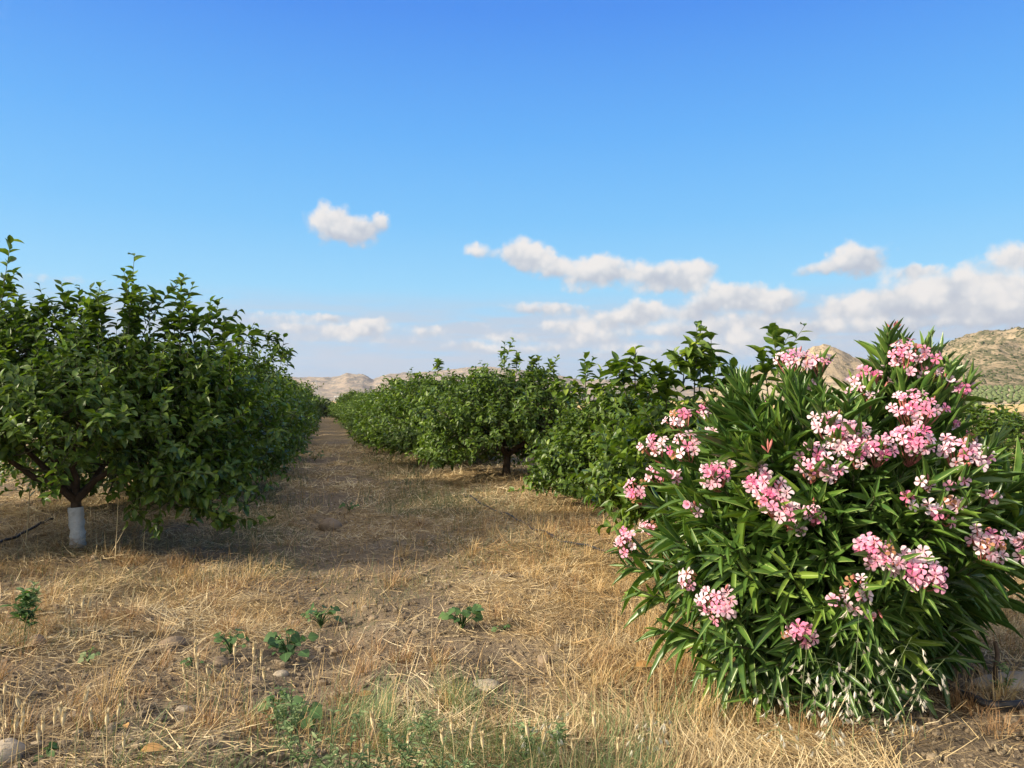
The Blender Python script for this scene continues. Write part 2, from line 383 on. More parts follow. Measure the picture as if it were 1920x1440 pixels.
# ------------------------------------------------------------------ ground sheet
def straw_density(x, y):
    q = qrow(x, y); n = fbm(x/.8+3, y/.8, 4, 31); n2 = fbm(x/.3, y/.3, 3, 77)
    d = .66+0*x
    d = np.where(q > -.55, .66+.32*sstep(-.7, -.1, q), d)
    d = d-.42*np.exp(-((q+1.55)/.3)**2)*sstep(22, 6, y)-.26*np.exp(-((q+.85)/.22)**2)*sstep(9, 5, y)
    d = d-.40*sstep(4.6, 3.6, y)*sstep(-.3, -1.2, x)              # cloddy corner near the camera
    d = d-.75*sstep(4.3, 3.6, y)*sstep(1.0, 1.5, x)
    d = d+.5*np.exp(-(((x+1.95)/.6)**2+((y-5.6)/.35)**2))+.3*np.exp(-(((x+1.2)/.5)**2+((y-4.2)/.3)**2))
    return np.clip(d+(n-.5)*1.5+(n2-.5)*.9, 0, 1)
def green_density(x, y):
    q = qrow(x, y); n = fbm(x/.9+11, y/.9, 4, 51)
    g = .5*np.exp(-((q+2.3)/.5)**2)*sstep(5, 7, y)+.55*np.exp(-((q+.1)/.7)**2)*sstep(6.5, 9, y)+.35*np.exp(-((q+3.7)/1.0)**2)
    g = g+.35*sstep(.5, .75, fbm(x/1.6+40, y/1.6, 3, 71))+.9*np.exp(-(((x+.35)/.75)**2))*sstep(3.55, 3.05, y)+.5*np.exp(-(((x+1.75)/.4)**2+((y-6.1)/.4)**2))+.4*np.exp(-(((x-2.6)/.6)**2+((y-4.6)/1.)**2))
    return np.clip(g+(n-.55)*.9, 0, 1)
def ground():
    nu, ny = 640, 560
    u = np.linspace(-1, 1, nu); u = np.sign(u)*np.abs(u)**1.25*2.2
    tt = np.linspace(0, 1, ny); Y = -5+7*(np.exp(tt*math.log(4000/7+1))-1)
    X = u[None]*(Y[:, None]+8); YY = np.broadcast_to(Y[:, None], X.shape)
    Z = H(X, YY)
    i = np.arange(ny-1)[:, None]*nu; j = np.arange(nu-1)[None]
    F = np.stack([i+j, i+j+1, i+nu+j+1, i+nu+j], -1).reshape(-1, 4)
    far = sstep(18, 40, YY)
    st = straw_density(X, YY)*(1-far)+.62*far; gr = green_density(X, YY)*(1-far)+.2*far
    fld = sstep(92, 100, YY+.25*X)
    g = G().add(np.stack([X, YY, Z], -1), F)
    return tag(g.build('ground', M['ground'], extra=dict(straw=st, green=gr, field=fld)), kind='structure')
ground()

# ------------------------------------------------------------------ hills
def hill(name, mat, prof, R0, Rc, R1, amp, ns, seed, n_az=420, n_r=150):
    px = np.linspace(prof[0][0], prof[-1][0], n_az)
    top = (750-np.interp(px, [a for a, b in prof], [b for a, b in prof]))/F_PX
    x = (px-960)/F_PX; r = np.linspace(0, 1, n_r); R = R0+(R1-R0)*r
    t_c = (Rc-R0)/(R1-R0)
    env = np.where(r < t_c, sstep(0, 1, r/t_c)**.9, sstep(1, 0, (r-t_c)/(1-t_c)))
    X = x[None]*R[:, None]; Y = np.broadcast_to(R[:, None], X.shape)
    rd = 1-np.abs(2*fbm(X/ns, Y/ns, 5, seed)-1)*1.7; rd2 = 1-np.abs(2*fbm(X/(ns*.3), Y/(ns*.3), 4, seed+5)-1)*1.6
    hc = top[None]*Rc
    Z = hc*env[:, None]+(rd-.55)*amp*np.minimum(1, env*1.6)[:, None]*np.minimum(1, hc/(amp*2)+.1)+(rd2-.5)*amp*.35*env[:, None]
    Z = Z-(1-sstep(0, .05, r))[:, None]*3-.3
    ed = sstep(0, .06, np.linspace(0, 1, n_az))*sstep(1, .94, np.linspace(0, 1, n_az))
    Z = Z*ed[None]-2*(1-ed[None])
    i = np.arange(n_r-1)[:, None]*n_az; j = np.arange(n_az-1)[None]
    F = np.stack([i+j, i+j+1, i+n_az+j+1, i+n_az+j], -1).reshape(-1, 4)
    tag(G().add(np.stack([X, Y, Z], -1), F).build(name, mat), kind='structure')
    return X, Y, Z
far_prof = [(380,735),(440,722),(500,716),(540,712),(580,711),(620,712),(650,704),(680,706),(700,714),(730,705),(760,703),(800,702),(850,697),(880,693),(920,692),(960,695),(1000,699),(1050,709),(1100,718),(1150,713),(1200,720),(1300,728),(1400,735),(1480,745)]
hill('far_hills', M['farhill'], far_prof, 1000, 1600, 2200, 12, 130, 3)
mid_prof = [(1300,745),(1340,728),(1380,708),(1403,700),(1432,695),(1470,690),(1497,677),(1514,661),(1528,652),(1545,650),(1562,652),(1580,661),(1600,674),(1630,679),(1662,683),(1720,690),(1800,700),(1900,730)]
M['butte'] = hill_mat('butte_slope', (.40, .30, .185), (.50, .385, .25), (.12, .11, .06), .02, .03)
hill('butte_hill', M['butte'], mid_prof, 420, 760, 1050, 9, 60, 21)
r_prof = [(1560,748),(1640,722),(1700,697),(1740,678),(1770,660),(1803,645),(1837,634),(1870,630),(1920,631),(2000,636),(2080,655),(2180,690),(2300,740)]
HX, HY, HZ = hill('right_hill', M['hill'], r_prof, 260, 560, 800, 12, 75, 41)

def blob_mesh(g, pos, rad, seed, nu=9, nv=6, squash=.8, r=0):
    a = np.linspace(0, 2*np.pi, nu, endpoint=False); b = np.linspace(-.5*np.pi, .5*np.pi, nv)
    A, B = np.meshgrid(a, b); rr = rad*(.7+.6*fbm(np.cos(A)*1.7+seed*7.1, np.sin(A)*1.7+B*1.5+seed*3.3, 2, 3))
    V = np.stack([pos[0]+rr*np.cos(B)*np.cos(A), pos[1]+rr*np.cos(B)*np.sin(A), pos[2]+rr*np.sin(B)*squash], -1)
    i = np.arange(nv-1)[:, None]*nu; j = np.arange(nu)[None]; j2 = (j+1) % nu
    g.add(V, np.stack([i+j, i+j2, i+nu+j2, i+nu+j], -1).reshape(-1, 4), r=r)
g = G()
for k in range(3600):
    i, j = rng.integers(12, 105), rng.integers(20, 400)
    if HZ[i, j] < 4 or float(fbm(HX[i, j]/28, HY[i, j]/28, 3, 91)) < rng.uniform(.38, .62): continue
    blob_mesh(g, (HX[i, j], HY[i, j], HZ[i, j]+.2), rng.uniform(.3, .9), k*.37, 7, 5)
M['scrub'] = simple('hill_scrub', (.035, .045, .02), (.075, .085, .035), 1, .9)
tag(g.build('hillside_scrub', M['scrub']), kind='stuff')
g = G()                                                     # planted rows at the foot of the right hill
for rr in range(13):
    for k in range(22):
        Y = 230+rr*9; X = Y*(.575+.0068*k)+rng.normal(0, .25)
        Y += rng.normal(0, .8); z = max(0, (Y-225)*.065)
        blob_mesh(g, (X, Y, z+.7), rng.uniform(.7, .95), rr*50+k, 7, 5)
M['young'] = simple('young_orchard_green', (.08, .11, .04), (.14, .17, .07), 1, .9)
tag(g.build('planted_rows', M['young']), kind='stuff')
xs = np.linspace(95, 300, 20); ys = np.linspace(222, 345, 14)
XX, YY = np.meshgrid(xs, ys); ZZ = np.maximum(0, (YY-225)*.065)-.15+0.0*XX
i = np.arange(13)[:, None]*20; j = np.arange(19)[None]
tag(G().add(np.stack([XX, YY, ZZ], -1), np.stack([i+j, i+j+1, i+21, i+20], -1).reshape(-1, 4) if False else np.stack([i+j, i+j+1, i+20+j+1, i+20+j], -1).reshape(-1, 4)).build('terrace_slope', simple('terrace_soil', (.45, .35, .2), (.52, .42, .26), .1, .95)), kind='structure')

# ------------------------------------------------------------------ citrus trees
CIT = leaf_template(lambda v: .5*np.sin(np.pi*np.clip(v, 0, 1)**.85)**.8+.01, 5, .28, .22)
CITLO = leaf_template(lambda v: .5*np.sin(np.pi*np.clip(v, 0, 1)**.85)**.8+.01, 3, .3, .2)
def frame(D):
    ref = np.where(np.abs(D[..., 2:3]) > .95, np.array([1., 0, 0]), np.array([0, 0, 1.]))
    U = nrm(np.cross(D, np.broadcast_to(ref, D.shape))); return U, np.cross(D, U)
def twig_leaves(gl, gt, base, D, L, nl, lsize, r, tpl, tube_r=.0035, young=0):
    N = len(base); Mp = 5
    s = np.linspace(0, 1, Mp)
    bendv = r.normal(0, .22, (N, 3))+np.array([0, 0, .10])
    P = base[:, None]+D[:, None]*(s[None, :, None]*L[:, None, None])+bendv[:, None]*((s**2)[None, :, None]*L[:, None, None])
    gt.add(*tubes(P, np.linspace(tube_r, tube_r*.4, Mp)[None], 4))
    t = (np.arange(nl)+.6)/nl*.95+.05
    t = np.clip(t[None]+r.uniform(-.03, .03, (N, nl)), 0, 1)
    pos = base[:, None]+D[:, None]*(t*L[:, None])[..., None]+bendv[:, None]*(t**2*L[:, None])[..., None]
    U, W = frame(D)
    ph = np.arange(nl)[None]*2.4+r.uniform(0, 6.28, (N, 1))+r.normal(0, .3, (N, nl))
    rad = np.cos(ph)[..., None]*U[:, None]+np.sin(ph)[..., None]*W[:, None]
    LD = nrm(D[:, None]*(.25+.65*t[..., None])+rad*.95+r.normal(0, .25, (N, nl, 3))+np.array([0, 0, -.12]))
    NN = nrm(np.array([0, 0, .9])+D[:, None]*.5+rad*-.1+r.normal(0, .35, (N, nl, 3)))
    ls = lsize*r.uniform(.62, 1.15, (N, nl))*(1-.25*(t > .88))
    rn = np.clip(r.beta(1.6, 2.6, (N, nl))*.75+.25*(t > .8)*r.uniform(0, 1, (N, nl))+r.normal(0, .11, (N, 1))+young, 0, 1)
    f = lambda a: a.reshape(-1, a.shape[-1]) if a.ndim == 3 else a.ravel()
    gl.add(*scatter(tpl, f(pos), f(LD), f(NN), f(ls), f(ls)*r.uniform(.44, .62, N*nl), f(rn), f(ls)*r.uniform(.2, 2.2, N*nl)))
def citrus_meshes(blobs, n_twigs, nl, lsize, seed, fork=.42, trunk_r=.055, lean=(0, 0), shoots=(), tpl=CIT, zmin=None, limbs=5, thick=True, young=0):
    r = np.random.default_rng(seed)
    B = np.array(blobs, float); vol = (B[:, 3]*B[:, 4]*B[:, 5])**.75
    pick = r.choice(len(B), n_twigs, p=vol/vol.sum())
    d = nrm(r.normal(size=(n_twigs, 3))); rad = r.uniform(.25, 1, n_twigs)**.5
    pos = B[pick, :3]+d*B[pick, 3:]*rad[:, None]
    if zmin is not None: pos = pos[pos[:, 2] > zmin(pos[:, 0], pos[:, 1])]
    cen = np.array([0, 0, B[:, 2].mean()*.8])
    out = nrm(pos-cen)
    D = nrm(out*.8+np.array([0, 0, .42])+r.normal(0, .42, pos.shape))
    L = r.uniform(.2, .42, len(pos))
    gl, gt, gb = G(), G(), G()
    twig_leaves(gl, gt, pos-D*L[:, None]*.45, D, L, nl, lsize, r, tpl)
    for (x, y, z0, z1, lx) in shoots:
        z1 = z1-.06-.20*max(0, z1-z0-.15)
        b = np.array([[x, y, z0]]); e = np.array([[x+lx, y, z1]]); dd = nrm(e-b)
        twig_leaves(gl, gt, b, dd, np.linalg.norm(e-b, axis=1), int(max(9, (z1-z0)/.025)), lsize*1.4, r, tpl, .005, young)
        for q in range(2):
            bb = b+(e-b)*r.uniform(.25, .6); d2 = nrm(dd+r.normal(0, .45, (1, 3)))
            twig_leaves(gl, gt, bb, d2, np.array([(z1-z0)*r.uniform(.35, .55)]), 9, lsize*1.2, r, tpl, .004, young)
    # trunk and limbs
    top = np.array([lean[0], lean[1], fork])
    s = np.linspace(0, 1, 7)
    tp = top[None]*s[:, None]**np.array([1.4, 1.4, 1.0])
    gtr = G().add(*tubes(tp[None], (trunk_r*(1.18-.3*s+.08*np.exp(-s*9)))[None], 12))
    ends = []
    order = np.argsort(-vol)[:limbs]
    for q in order:
        e = B[q, :3]+np.array([0, 0, -B[q, 5]*.1]); c = top+(e-top)*np.array([.5, .5, .32])+r.normal(0, .05, 3)
        ss = np.linspace(0, 1, 9)[:, None]
        p = top*(1-ss)**2+2*c*ss*(1-ss)+e*ss**2; p[0] -= (0, 0, .05)
        p[1:] += r.normal(0, .012, (8, 3))
        gtr.add(*tubes(p[None], (trunk_r*(.78-.62*ss[:, 0]))[None], 9)); ends.append(p)
    E = np.concatenate([p[2:] for p in ends])
    if thick:                                              # branchlets joining twigs to limbs
        k = r.choice(len(pos), min(len(pos), 260), replace=False); a = pos[k]-D[k]*L[k, None]*.45
        dist = np.linalg.norm(a[:, None]-E[None], axis=2); n_ = E[np.argmin(dist+r.uniform(0, .25, dist.shape), 1)]
        ss = np.linspace(0, 1, 6)[None, :, None]
        c = (a+n_)/2+np.array([0, 0, -.06])+r.normal(0, .06, a.shape)
        P = n_[:, None]*(1-ss)**2+2*c[:, None]*ss*(1-ss)+a[:, None]*ss**2
        gt.add(*tubes(P, np.linspace(.011, .0035, 6)[None], 5))
    return gl, gt, gtr
def ring_blobs(seed, h, r0):
    r = np.random.default_rng(seed); b = [(0, 0, h*.58, r0*.72, r0*.72, h*.34)]
    for k in range(7):
        a = k*.9+r.uniform(-.3, .3); rr = r0*r.uniform(.5, .68)
        b.append((rr*math.cos(a), rr*math.sin(a), h*r.uniform(.34, .6), r0*r.uniform(.34, .48), r0*r.uniform(.34, .48), h*r.uniform(.2, .28)))
    for k in range(9):
        a = k*.7+r.uniform(-.3, .3); rr = r0*r.uniform(.62, .82)
        b.append((rr*math.cos(a), rr*math.sin(a), h*r.uniform(.19, .27), r0*r.uniform(.24, .34), r0*r.uniform(.24, .34), h*r.uniform(.10, .15)))
    for k in range(4):
        a = k*1.6+r.uniform(0, 1); rr = r0*r.uniform(.15, .45)
        b.append((rr*math.cos(a), rr*math.sin(a), h*r.uniform(.72, .82), r0*.35, r0*.35, h*.14))
    return b
def make_tree(loc, meshes, label, group, wrap=None):
    root = empty('citrus_tree', loc, label, 'tree', group)
    gl, gt, gtr = meshes
    gtr.build('trunk', M['bark'], root); gt.build('branches', M['twig'], root); gl.build('crown', M['citrus'], root)
    if wrap:
        r, zt, lean = wrap; s = np.linspace(0, 1, 16)
        p = np.stack([lean[0]*(s*zt/.42)**1.4, lean[1]*(s*zt/.42)**1.4, s*zt], -1)
        V, F, uv = tubes(p[None], (r*(1.0+.05*np.sin(s*23)+.06*np.exp(-s*8)))[None], 24)
        V = V+nrm(V-np.repeat(p, 24, 0))*((fbm(uv[:, 0]*7+V[:, 2]*22, V[:, 2]*34-uv[:, 0]*5, 3, 4)-.5)*.03)[:, None]
        G().add(V, F, uv).build('trunk_wrap', M['wrap'], root)
    return root
GRP = 'citrus trees planted in rows'
def rowpt(q, Y): return np.array([q-.257*(Y-6.57), Y, 0.])
def on_ground(p, dz=-.02): return np.array([p[0], p[1], float(H(p[0], p[1]))+dz])
# nearest tree of the left row
YL = 6.57; kx = YL/F_PX
def lx(px): return (px-145)*kx
def lz(py): return CAM_H-(py-750)*kx
lb = [(0,0,1.30,1.1,1.1,.55),(-.85,0,1.35,.85,.85,.62),(.72,.1,1.15,.62,.8,.55),(.85,-.35,.85,.5,.55,.42),(.95,-.35,.52,.34,.4,.24),(1.15,-.2,.6,.3,.4,.25),(1.42,-.25,.42,.22,.3,.16),(-.45,0,1.72,.7,.7,.34),
      (.3,.1,1.55,.5,.6,.3),(.85,.2,1.32,.42,.5,.3),(-1.15,-.3,.95,.5,.6,.4),(-.35,-.9,1.15,.7,.4,.45),(.3,-.9,1.05,.6,.4,.42),(0,.9,1.05,.9,.5,.6),(-1.2,.1,1.68,.5,.6,.4),(1.2,.2,1.05,.4,.5,.45)]
ls = [(lx(22),-.2,1.9,lz(455)+.0,.05),(lx(-2),-.1,1.85,lz(520)+.08,-.06),(lx(245),-.1,1.7,lz(482)+.05,.05),(lx(180),0,1.8,lz(507),-.05),(lx(215),.2,1.8,lz(520),.02),(lx(333),0,1.65,lz(506),.02),(lx(372),.1,1.6,lz(524),.14),(lx(345),.2,1.6,lz(545),-.02),
      (lx(262),.0,1.8,lz(500),.12),(lx(405),.1,1.5,lz(575),.03),(lx(110),.1,1.85,lz(528),-.05),(lx(290),.1,1.7,lz(568),.06),(lx(60),.1,1.85,lz(560),.03),(lx(430),-.1,1.35,lz(610),.05),(lx(150),.1,1.85,lz(535),.03),(lx(225),.1,1.75,lz(500),.02),(lx(200),-.1,1.75,lz(530),-.03),(lx(320),.1,1.6,lz(560),-.03)]
zm = lambda x, y: np.where(np.hypot(x, y+.3) < .6, .98, np.where(x < .36, .80, np.where(x < .7, .42, .24)))
mL = citrus_meshes(lb, 1420, 15, .092, 3, .46, .044, (-.02, 0), ls, zmin=zm, limbs=6)
make_tree(on_ground(at(145, 1036, YL)*[1, 1, 0]), mL, 'big dark tree at the left edge with white wrap around its low trunk', GRP, (.060, .36, (-.02, 0)))
# right row, three near trees
def px_tree(Y, q, seed, h, r0, ntw, nl, lsz, shoots, label, extra=(), wrap=None, tpl=CIT, zmin=None):
    p = rowpt(q, Y); cx = 960+p[0]/Y*F_PX; k = Y/F_PX
    sh = [((a-cx)*k, dy, CAM_H-(py-750)*k-ln, CAM_H-(py-750)*k, dx) for (a, py, ln, dy, dx) in shoots]
    m = citrus_meshes(ring_blobs(seed, h, r0)+list(extra), ntw, nl, lsz, seed, .4, .06, (.02, 0), sh, tpl=tpl, zmin=zmin, young=.22 if q > 0 else 0)
    return make_tree(on_ground(p), m, label, GRP, wrap)
px_tree(5.9, 1.45, 21, 1.28, 1.02, 800, 15, .105, [(1290,598,.62,-.2,.0),(1305,618,.5,-.1,.04),(1330,630,.45,0,.03),(1272,640,.4,-.2,-.05),(1180,645,.42,-.3,-.02),(1165,668,.35,-.3,-.05),(1200,690,.3,-.3,.03),(1240,700,.3,-.2,0),(1360,668,.35,0,.06),(1450,560,.75,-.1,.03),(1432,625,.5,-.1,-.03),(1390,690,.3,0,.05),(1225,668,.3,-.2,.0)],
        'bright leafy tree with tall upright shoots right behind the pink oleander', zmin=lambda x, y: .34+0*x)
px_tree(9.2, 2.02, 34, 1.46, 1.06, 1050, 14, .094, [(1095,656,.5,-.2,.0),(1085,700,.3,-.2,-.03),(1040,700,.3,-.1,0),(1120,690,.4,-.2,.03),(1060,715,.3,-.1,.03),(985,715,.3,0,0)],
        'lower sunlit round tree between the pink oleander and the tree with the bare dark trunk', zmin=lambda x, y: .26+0*x)
px_tree(12.5, 1.43, 47, 1.76, 1.5, 1400, 13, .095, [(945,640,.55,-.2,.0),(968,662,.4,-.2,.02),(998,660,.4,0,0),(1030,668,.4,0,.05),(890,690,.3,0,-.03),(1015,690,.3,0,0)],
        'dark tree in the right-hand row whose bare trunk shows above the ground', zmin=lambda x, y: np.where((np.abs(x) < .45) & (y < .5), .62, .1))
px_tree(15.8, 1.12, 58, 1.86, 1.6, 1300, 13, .10, [(822,662,.5,-.2,.03),(790,688,.4,-.2,-.03),(850,690,.4,0,.03),(735,705,.3,0,0)],
        'fourth tree of the right-hand row, with a pointed top against the far hills')
# left row, second and third
px_tree(9.9, -3.72, 61, 2.0, 1.75, 1600, 13, .095, [(400,572,.4,-.2,.02),(515,602,.45,-.2,.05),(455,607,.4,-.2,.0),(480,620,.35,-.2,.03),(535,640,.35,-.2,.03)],
        'second tree of the left-hand row, shaded, just behind the wrapped trunk', wrap=(.08, .36, (.02, 0)))
px_tree(13.2, -3.62, 72, 2.3, 1.8, 1400, 13, .10, [(545,650,.4,-.2,.03),(520,640,.4,-.2,0)],
        'third tree of the left-hand row, edge against the sky beside the path', wrap=(.08, .36, (.02, 0)))
# the rest of the rows: copies of four source trees
src = []
for k, sd in enumerate((101, 102, 103, 104)):
    src.append((citrus_meshes(ring_blobs(sd, 1.9, 1.62), 760, 11, .125, sd, .4, .06, (.02, 0),
                [(rr*math.cos(a), rr*math.sin(a), 1.55, 2.05, .05) for rr, a in ((.3, k), (.6, k+2.2), (.5, k+4))], tpl=CITLO, thick=False)))
made = [None]*4
ordn = {4: 'fourth', 5: 'fifth', 6: 'sixth', 7: 'seventh', 8: 'eighth'}
def far_tree(q, Y, label, sc, rz):
    left = q < 0; wd = 1.04 if left else 1.16; k = int(rng.integers(0, 2))+(0 if left else 2); p = on_ground(rowpt(q, Y))
    if made[k] is None:
        made[k] = make_tree(p, src[k], label, GRP, (.08, .36, (.02, 0)) if left else None); made[k].scale = (sc*wd, sc*wd, sc); made[k].rotation_euler = (0, 0, rz); return
    copy_thing(made[k], p, rz, sc, label, GRP).scale = (sc*wd, sc*wd, sc)
for i, Y in enumerate(np.arange(16.5, 64, 3.3)):
    n = i+4
    far_tree(-3.5+rng.normal(0, .12), Y, f'{ordn[n]} tree of the left-hand row beside the straw path' if n in ordn else 'small far tree in the merged end of the left-hand row', rng.uniform(1.0, 1.14), rng.uniform(0, 6))
for i, Y in enumerate(np.arange(19.1, 64, 3.3)):
    n = i+5
    far_tree(1.08+rng.normal(0, .12), Y, f'{ordn[n]} tree of the right-hand row, sunlit on its left' if n in ordn else 'small far sunlit tree in the merged end of the right-hand row', rng.uniform(.78, .98), rng.uniform(0, 6))
far_tree(6.45, 9.2, 'low dark tree at the right edge beyond the oleander', .66, 1.0)
far_tree(6.6, 12.6, 'dark tree of the next row half hidden behind the oleander', .66, 2.0)
for Y in (0.2, 3.5, 6.8):                                     # unseen next row to the left, added to shade the near tree and foreground
    far_tree(-8.9, Y, 'unseen tree added in the outer left row beyond the left edge', 1.12, 3.0+Y)

mB = citrus_meshes(ring_blobs(207, 5.6, 1.75)+[(0, 0, 4.4, 1.1, 1.1, 1.2)], 1500, 11, .19, 207, .9, .16, (.1, 0), tpl=CITLO, thick=False)  # out-of-view tree added only to cast shade on the wrapped-trunk tree
bt = empty('unseen_shade_tree', on_ground(np.array([-11.6, 4.6, 0])), 'unseen broad crowned tree added beyond the left edge to shade the wrapped trunk', 'tree')
mB[2].build('trunk', M['bark'], bt); mB[1].build('branches', M['twig'], bt); mB[0].build('crown', M['citrus'], bt)

# ------------------------------------------------------------------ oleander
OC = np.array([1.56, 3.62, .76]); OR = np.array([.98, .78, .60])
def on_shell(px, py, back=False, scale=.97):
    o = np.array([0, 0, CAM_H]); d = ray(px, py); R = OR*scale
    a = np.sum((d/R)**2); b = 2*np.sum(d*(o-OC)/R**2); c = np.sum(((o-OC)/R)**2)-1
    disc = b*b-4*a*c
    if disc <= 0:
        t = -b/(2*a); return o+d*t
    t = (-b+(1 if back else -1)*math.sqrt(disc))/(2*a); 
    if back: t = (t+(-b/(2*a)))/2
    return o+d*t
OLE = leaf_template(lambda v: .5*np.sin(np.pi*np.clip(v*.97+.02, 0, 1)**.9)**.9+.012, 6, .22, .0)
root = empty('oleander_shrub', (OC[0], OC[1], float(H(OC[0], OC[1]))), 'large oleander shrub covered in pink and white flower clusters, right foreground', 'shrub')
RO = np.array(root.location)
clusters = [  # px, py, width px, flowers, pinkness, back
 (1276,779,48,9,.35,0),(1320,768,30,8,.3,1),(1341,806,22,2,.15,0),(1225,833,46,10,.45,0),(1282,831,56,12,.4,0),(1232,887,30,5,.3,0),(1268,893,26,3,.55,0),(1185,914,50,11,.4,0),
 (1341,886,56,15,.5,0),(1300,952,26,3,.35,0),(1212,988,28,5,.2,1),(1166,1012,46,10,.4,0),(1488,667,64,13,.5,0),(1535,676,40,6,.5,0),(1516,720,32,7,.1,0),(1626,706,74,18,.4,1),
 (1622,733,26,3,.1,0),(1430,756,50,8,.35,1),(1428,905,66,19,.6,0),(1448,938,60,15,.5,0),(1475,962,44,8,.35,0),(1491,986,26,2,.1,0),(1523,963,40,6,.35,0),
 (1549,790,58,11,.3,0),(1572,820,64,14,.5,0),(1608,812,46,9,.5,0),(1604,847,44,7,.3,0),(1645,838,56,12,.4,0),(1653,869,24,3,.35,1),(1522,843,38,5,.3,0),(1519,878,44,8,.45,0),(1561,877,46,9,.3,0),
 (1702,650,60,12,.45,0),(1700,677,44,7,.55,0),(1738,668,34,5,.5,0),(1745,698,34,5,.3,0),(1770,709,26,3,.3,0),(1806,722,40,7,.6,1),(1720,754,84,21,.55,0),(1712,818,80,22,.5,0),
 (1790,795,44,8,.35,1),(1815,816,44,8,.3,1),(1808,842,76,17,.25,0),(1840,850,40,7,.25,0),(1737,904,20,2,.4,0),(1797,902,24,2,.3,0),(1841,908,32,4,.4,1),(1864,930,20,2,.7,0),(1699,931,22,2,.3,0),
 (1751,953,28,3,.1,0),(1796,948,36,6,.45,0),(1772,970,22,2,.6,0),(1643,1031,60,16,.55,0),(1668,1048,46,9,.3,0),(1692,1046,40,8,.2,0),(1730,1072,72,20,.5,0),
 (1858,1020,72,16,.4,0),(1917,1024,40,7,.5,0),(1282,1087,40,6,.1,0),(1341,1131,76,17,.45,0),(1606,1094,30,3,.1,0),(1578,1122,34,4,.1,0),(1618,1118,32,4,.3,0),(1643,1150,22,2,.4,0),(1497,1185,58,11,.5,0)]
gl, gs = G(), G()
ro = np.random.default_rng(5)
def stem(T, leafy=1.0, flower=False, base_r=.22, s0=.30, llen=.19):
    droop = ro.uniform(-.08, .12) if T[2] > .7 else ro.uniform(.0, .38); tone = ro.normal(0, .14); spread = ro.uniform(-12, 10)
    a = math.atan2(T[1]-OC[1], T[0]-OC[0])+ro.normal(0, .25); br = base_r*math.sqrt(ro.uniform(.05, 1))
    B = np.array([OC[0]+br*math.cos(a), OC[1]+br*math.sin(a)*.8, RO[2]])
    d = T-B; c = B+d*np.array([.33, .33, .62])+ro.normal(0, .03, 3)
    Mp = 12; ss = np.linspace(0, 1, Mp)[:, None]
    bez = lambda s: B*(1-s)**2+2*c*s*(1-s)+T*s**2
    P = bez(ss)
    gs.add(*tubes(P[None], np.linspace(.010, .0042, Mp)[None], 6))
    Ln = np.linalg.norm(np.diff(P, axis=0), axis=1).sum()
    n = max(4, int(Ln*(1-s0)/.043*leafy)); s = np.linspace(s0, .985, n)
    s = np.repeat(s, 3)[:, None]; N = len(s)
    pos = bez(s); tan = nrm(2*(1-s)*(c-B)+2*s*(T-c)); U, W = frame(tan)
    ph = np.arange(N)*(2*np.pi/3)+np.repeat(np.arange(n), 3)*1.05+ro.normal(0, .18, N)
    rad = np.cos(ph)[:, None]*U+np.sin(ph)[:, None]*W
    fs = s[:, 0]; up = float(sstep(.75, 1.2, T[2])); ang = np.radians(84-26*up-(46-6*up)*((fs-s0)/(1-s0))**1.6+ro.normal(0, 9, N)+spread-(6 if flower else 0))
    LD = nrm(tan*np.cos(ang)[:, None]+rad*np.sin(ang)[:, None]+np.array([0, 0, -.10]))
    NN = nrm(tan*np.sin(ang)[:, None]-rad*np.cos(ang)[:, None]+ro.normal(0, .15, (N, 3)))
    L = llen*ro.uniform(.72, 1.15, N)*np.where(fs > .9, .8-.3*(not flower)*(fs > .955), 1)
    rn = np.clip(ro.beta(2, 2.6, N)*.75+.10+.2*(fs > .8)+tone, 0, 1)
    V, F, uv, rr = scatter(OLE, pos, LD, NN, L, L*ro.uniform(.125, .165, N), rn)
    t = uv[:, 1]                                            # bend each blade down along its length
    V = V+np.array([0, 0, -1.])*((t**2)*np.repeat(L*(droop+ro.uniform(-.08, .12, N)), len(OLE[0])))[:, None]
    gl.add(V, F, uv, rr)
    return nrm(T-c)
def petal_template():
    v = np.linspace(0, 1, 5); w = np.array([.06, .10, .23, .36, .27]); V, UV, Fq = [], [], []
    for t, h in zip(v, w):
        for u in (-1, 0, 1):
            V.append((u*h+.12*t*t*(1 if t > .5 else .6), t-.07*abs(u)*(t == 1), .32*t-.30*t*t+.06*abs(u)*(1-t)+.05*u*t)); UV.append(((u+1)/2, t))
    for r_ in range(4):
        for c_ in range(2): Fq.append((r_*3+c_, r_*3+c_+1, r_*3+c_+4, r_*3+c_+3))
    return np.array(V), np.array(Fq), np.array(UV)
PET = petal_template()
def flower(gf, pos, nor, size, rnd, r):
    nor = nrm(nor); U, W = frame(nor[None]); U, W = U[0], W[0]
    ph = np.arange(5)*2*np.pi/5+r.uniform(0, 6.28)+r.normal(0, .08, 5)
    rad = np.cos(ph)[:, None]*U+np.sin(ph)[:, None]*W
    op = r.uniform(.75, 1.1)
    LD = nrm(rad*op+nor*(.35 if r.uniform() < .8 else .9)*r.uniform(.3, 1)); NN = nrm(nor-rad*.3)
    sz = size*r.uniform(.9, 1.1, 5)
    gf.add(*scatter(PET, np.repeat(pos[None], 5, 0)+rad*.002, LD, NN, sz, sz*r.uniform(.92, 1.1), np.clip(rnd+r.normal(0, .05, 5), 0, .93 if rnd < 1 else 1)))
cam_p = np.array([0, 0, CAM_H])
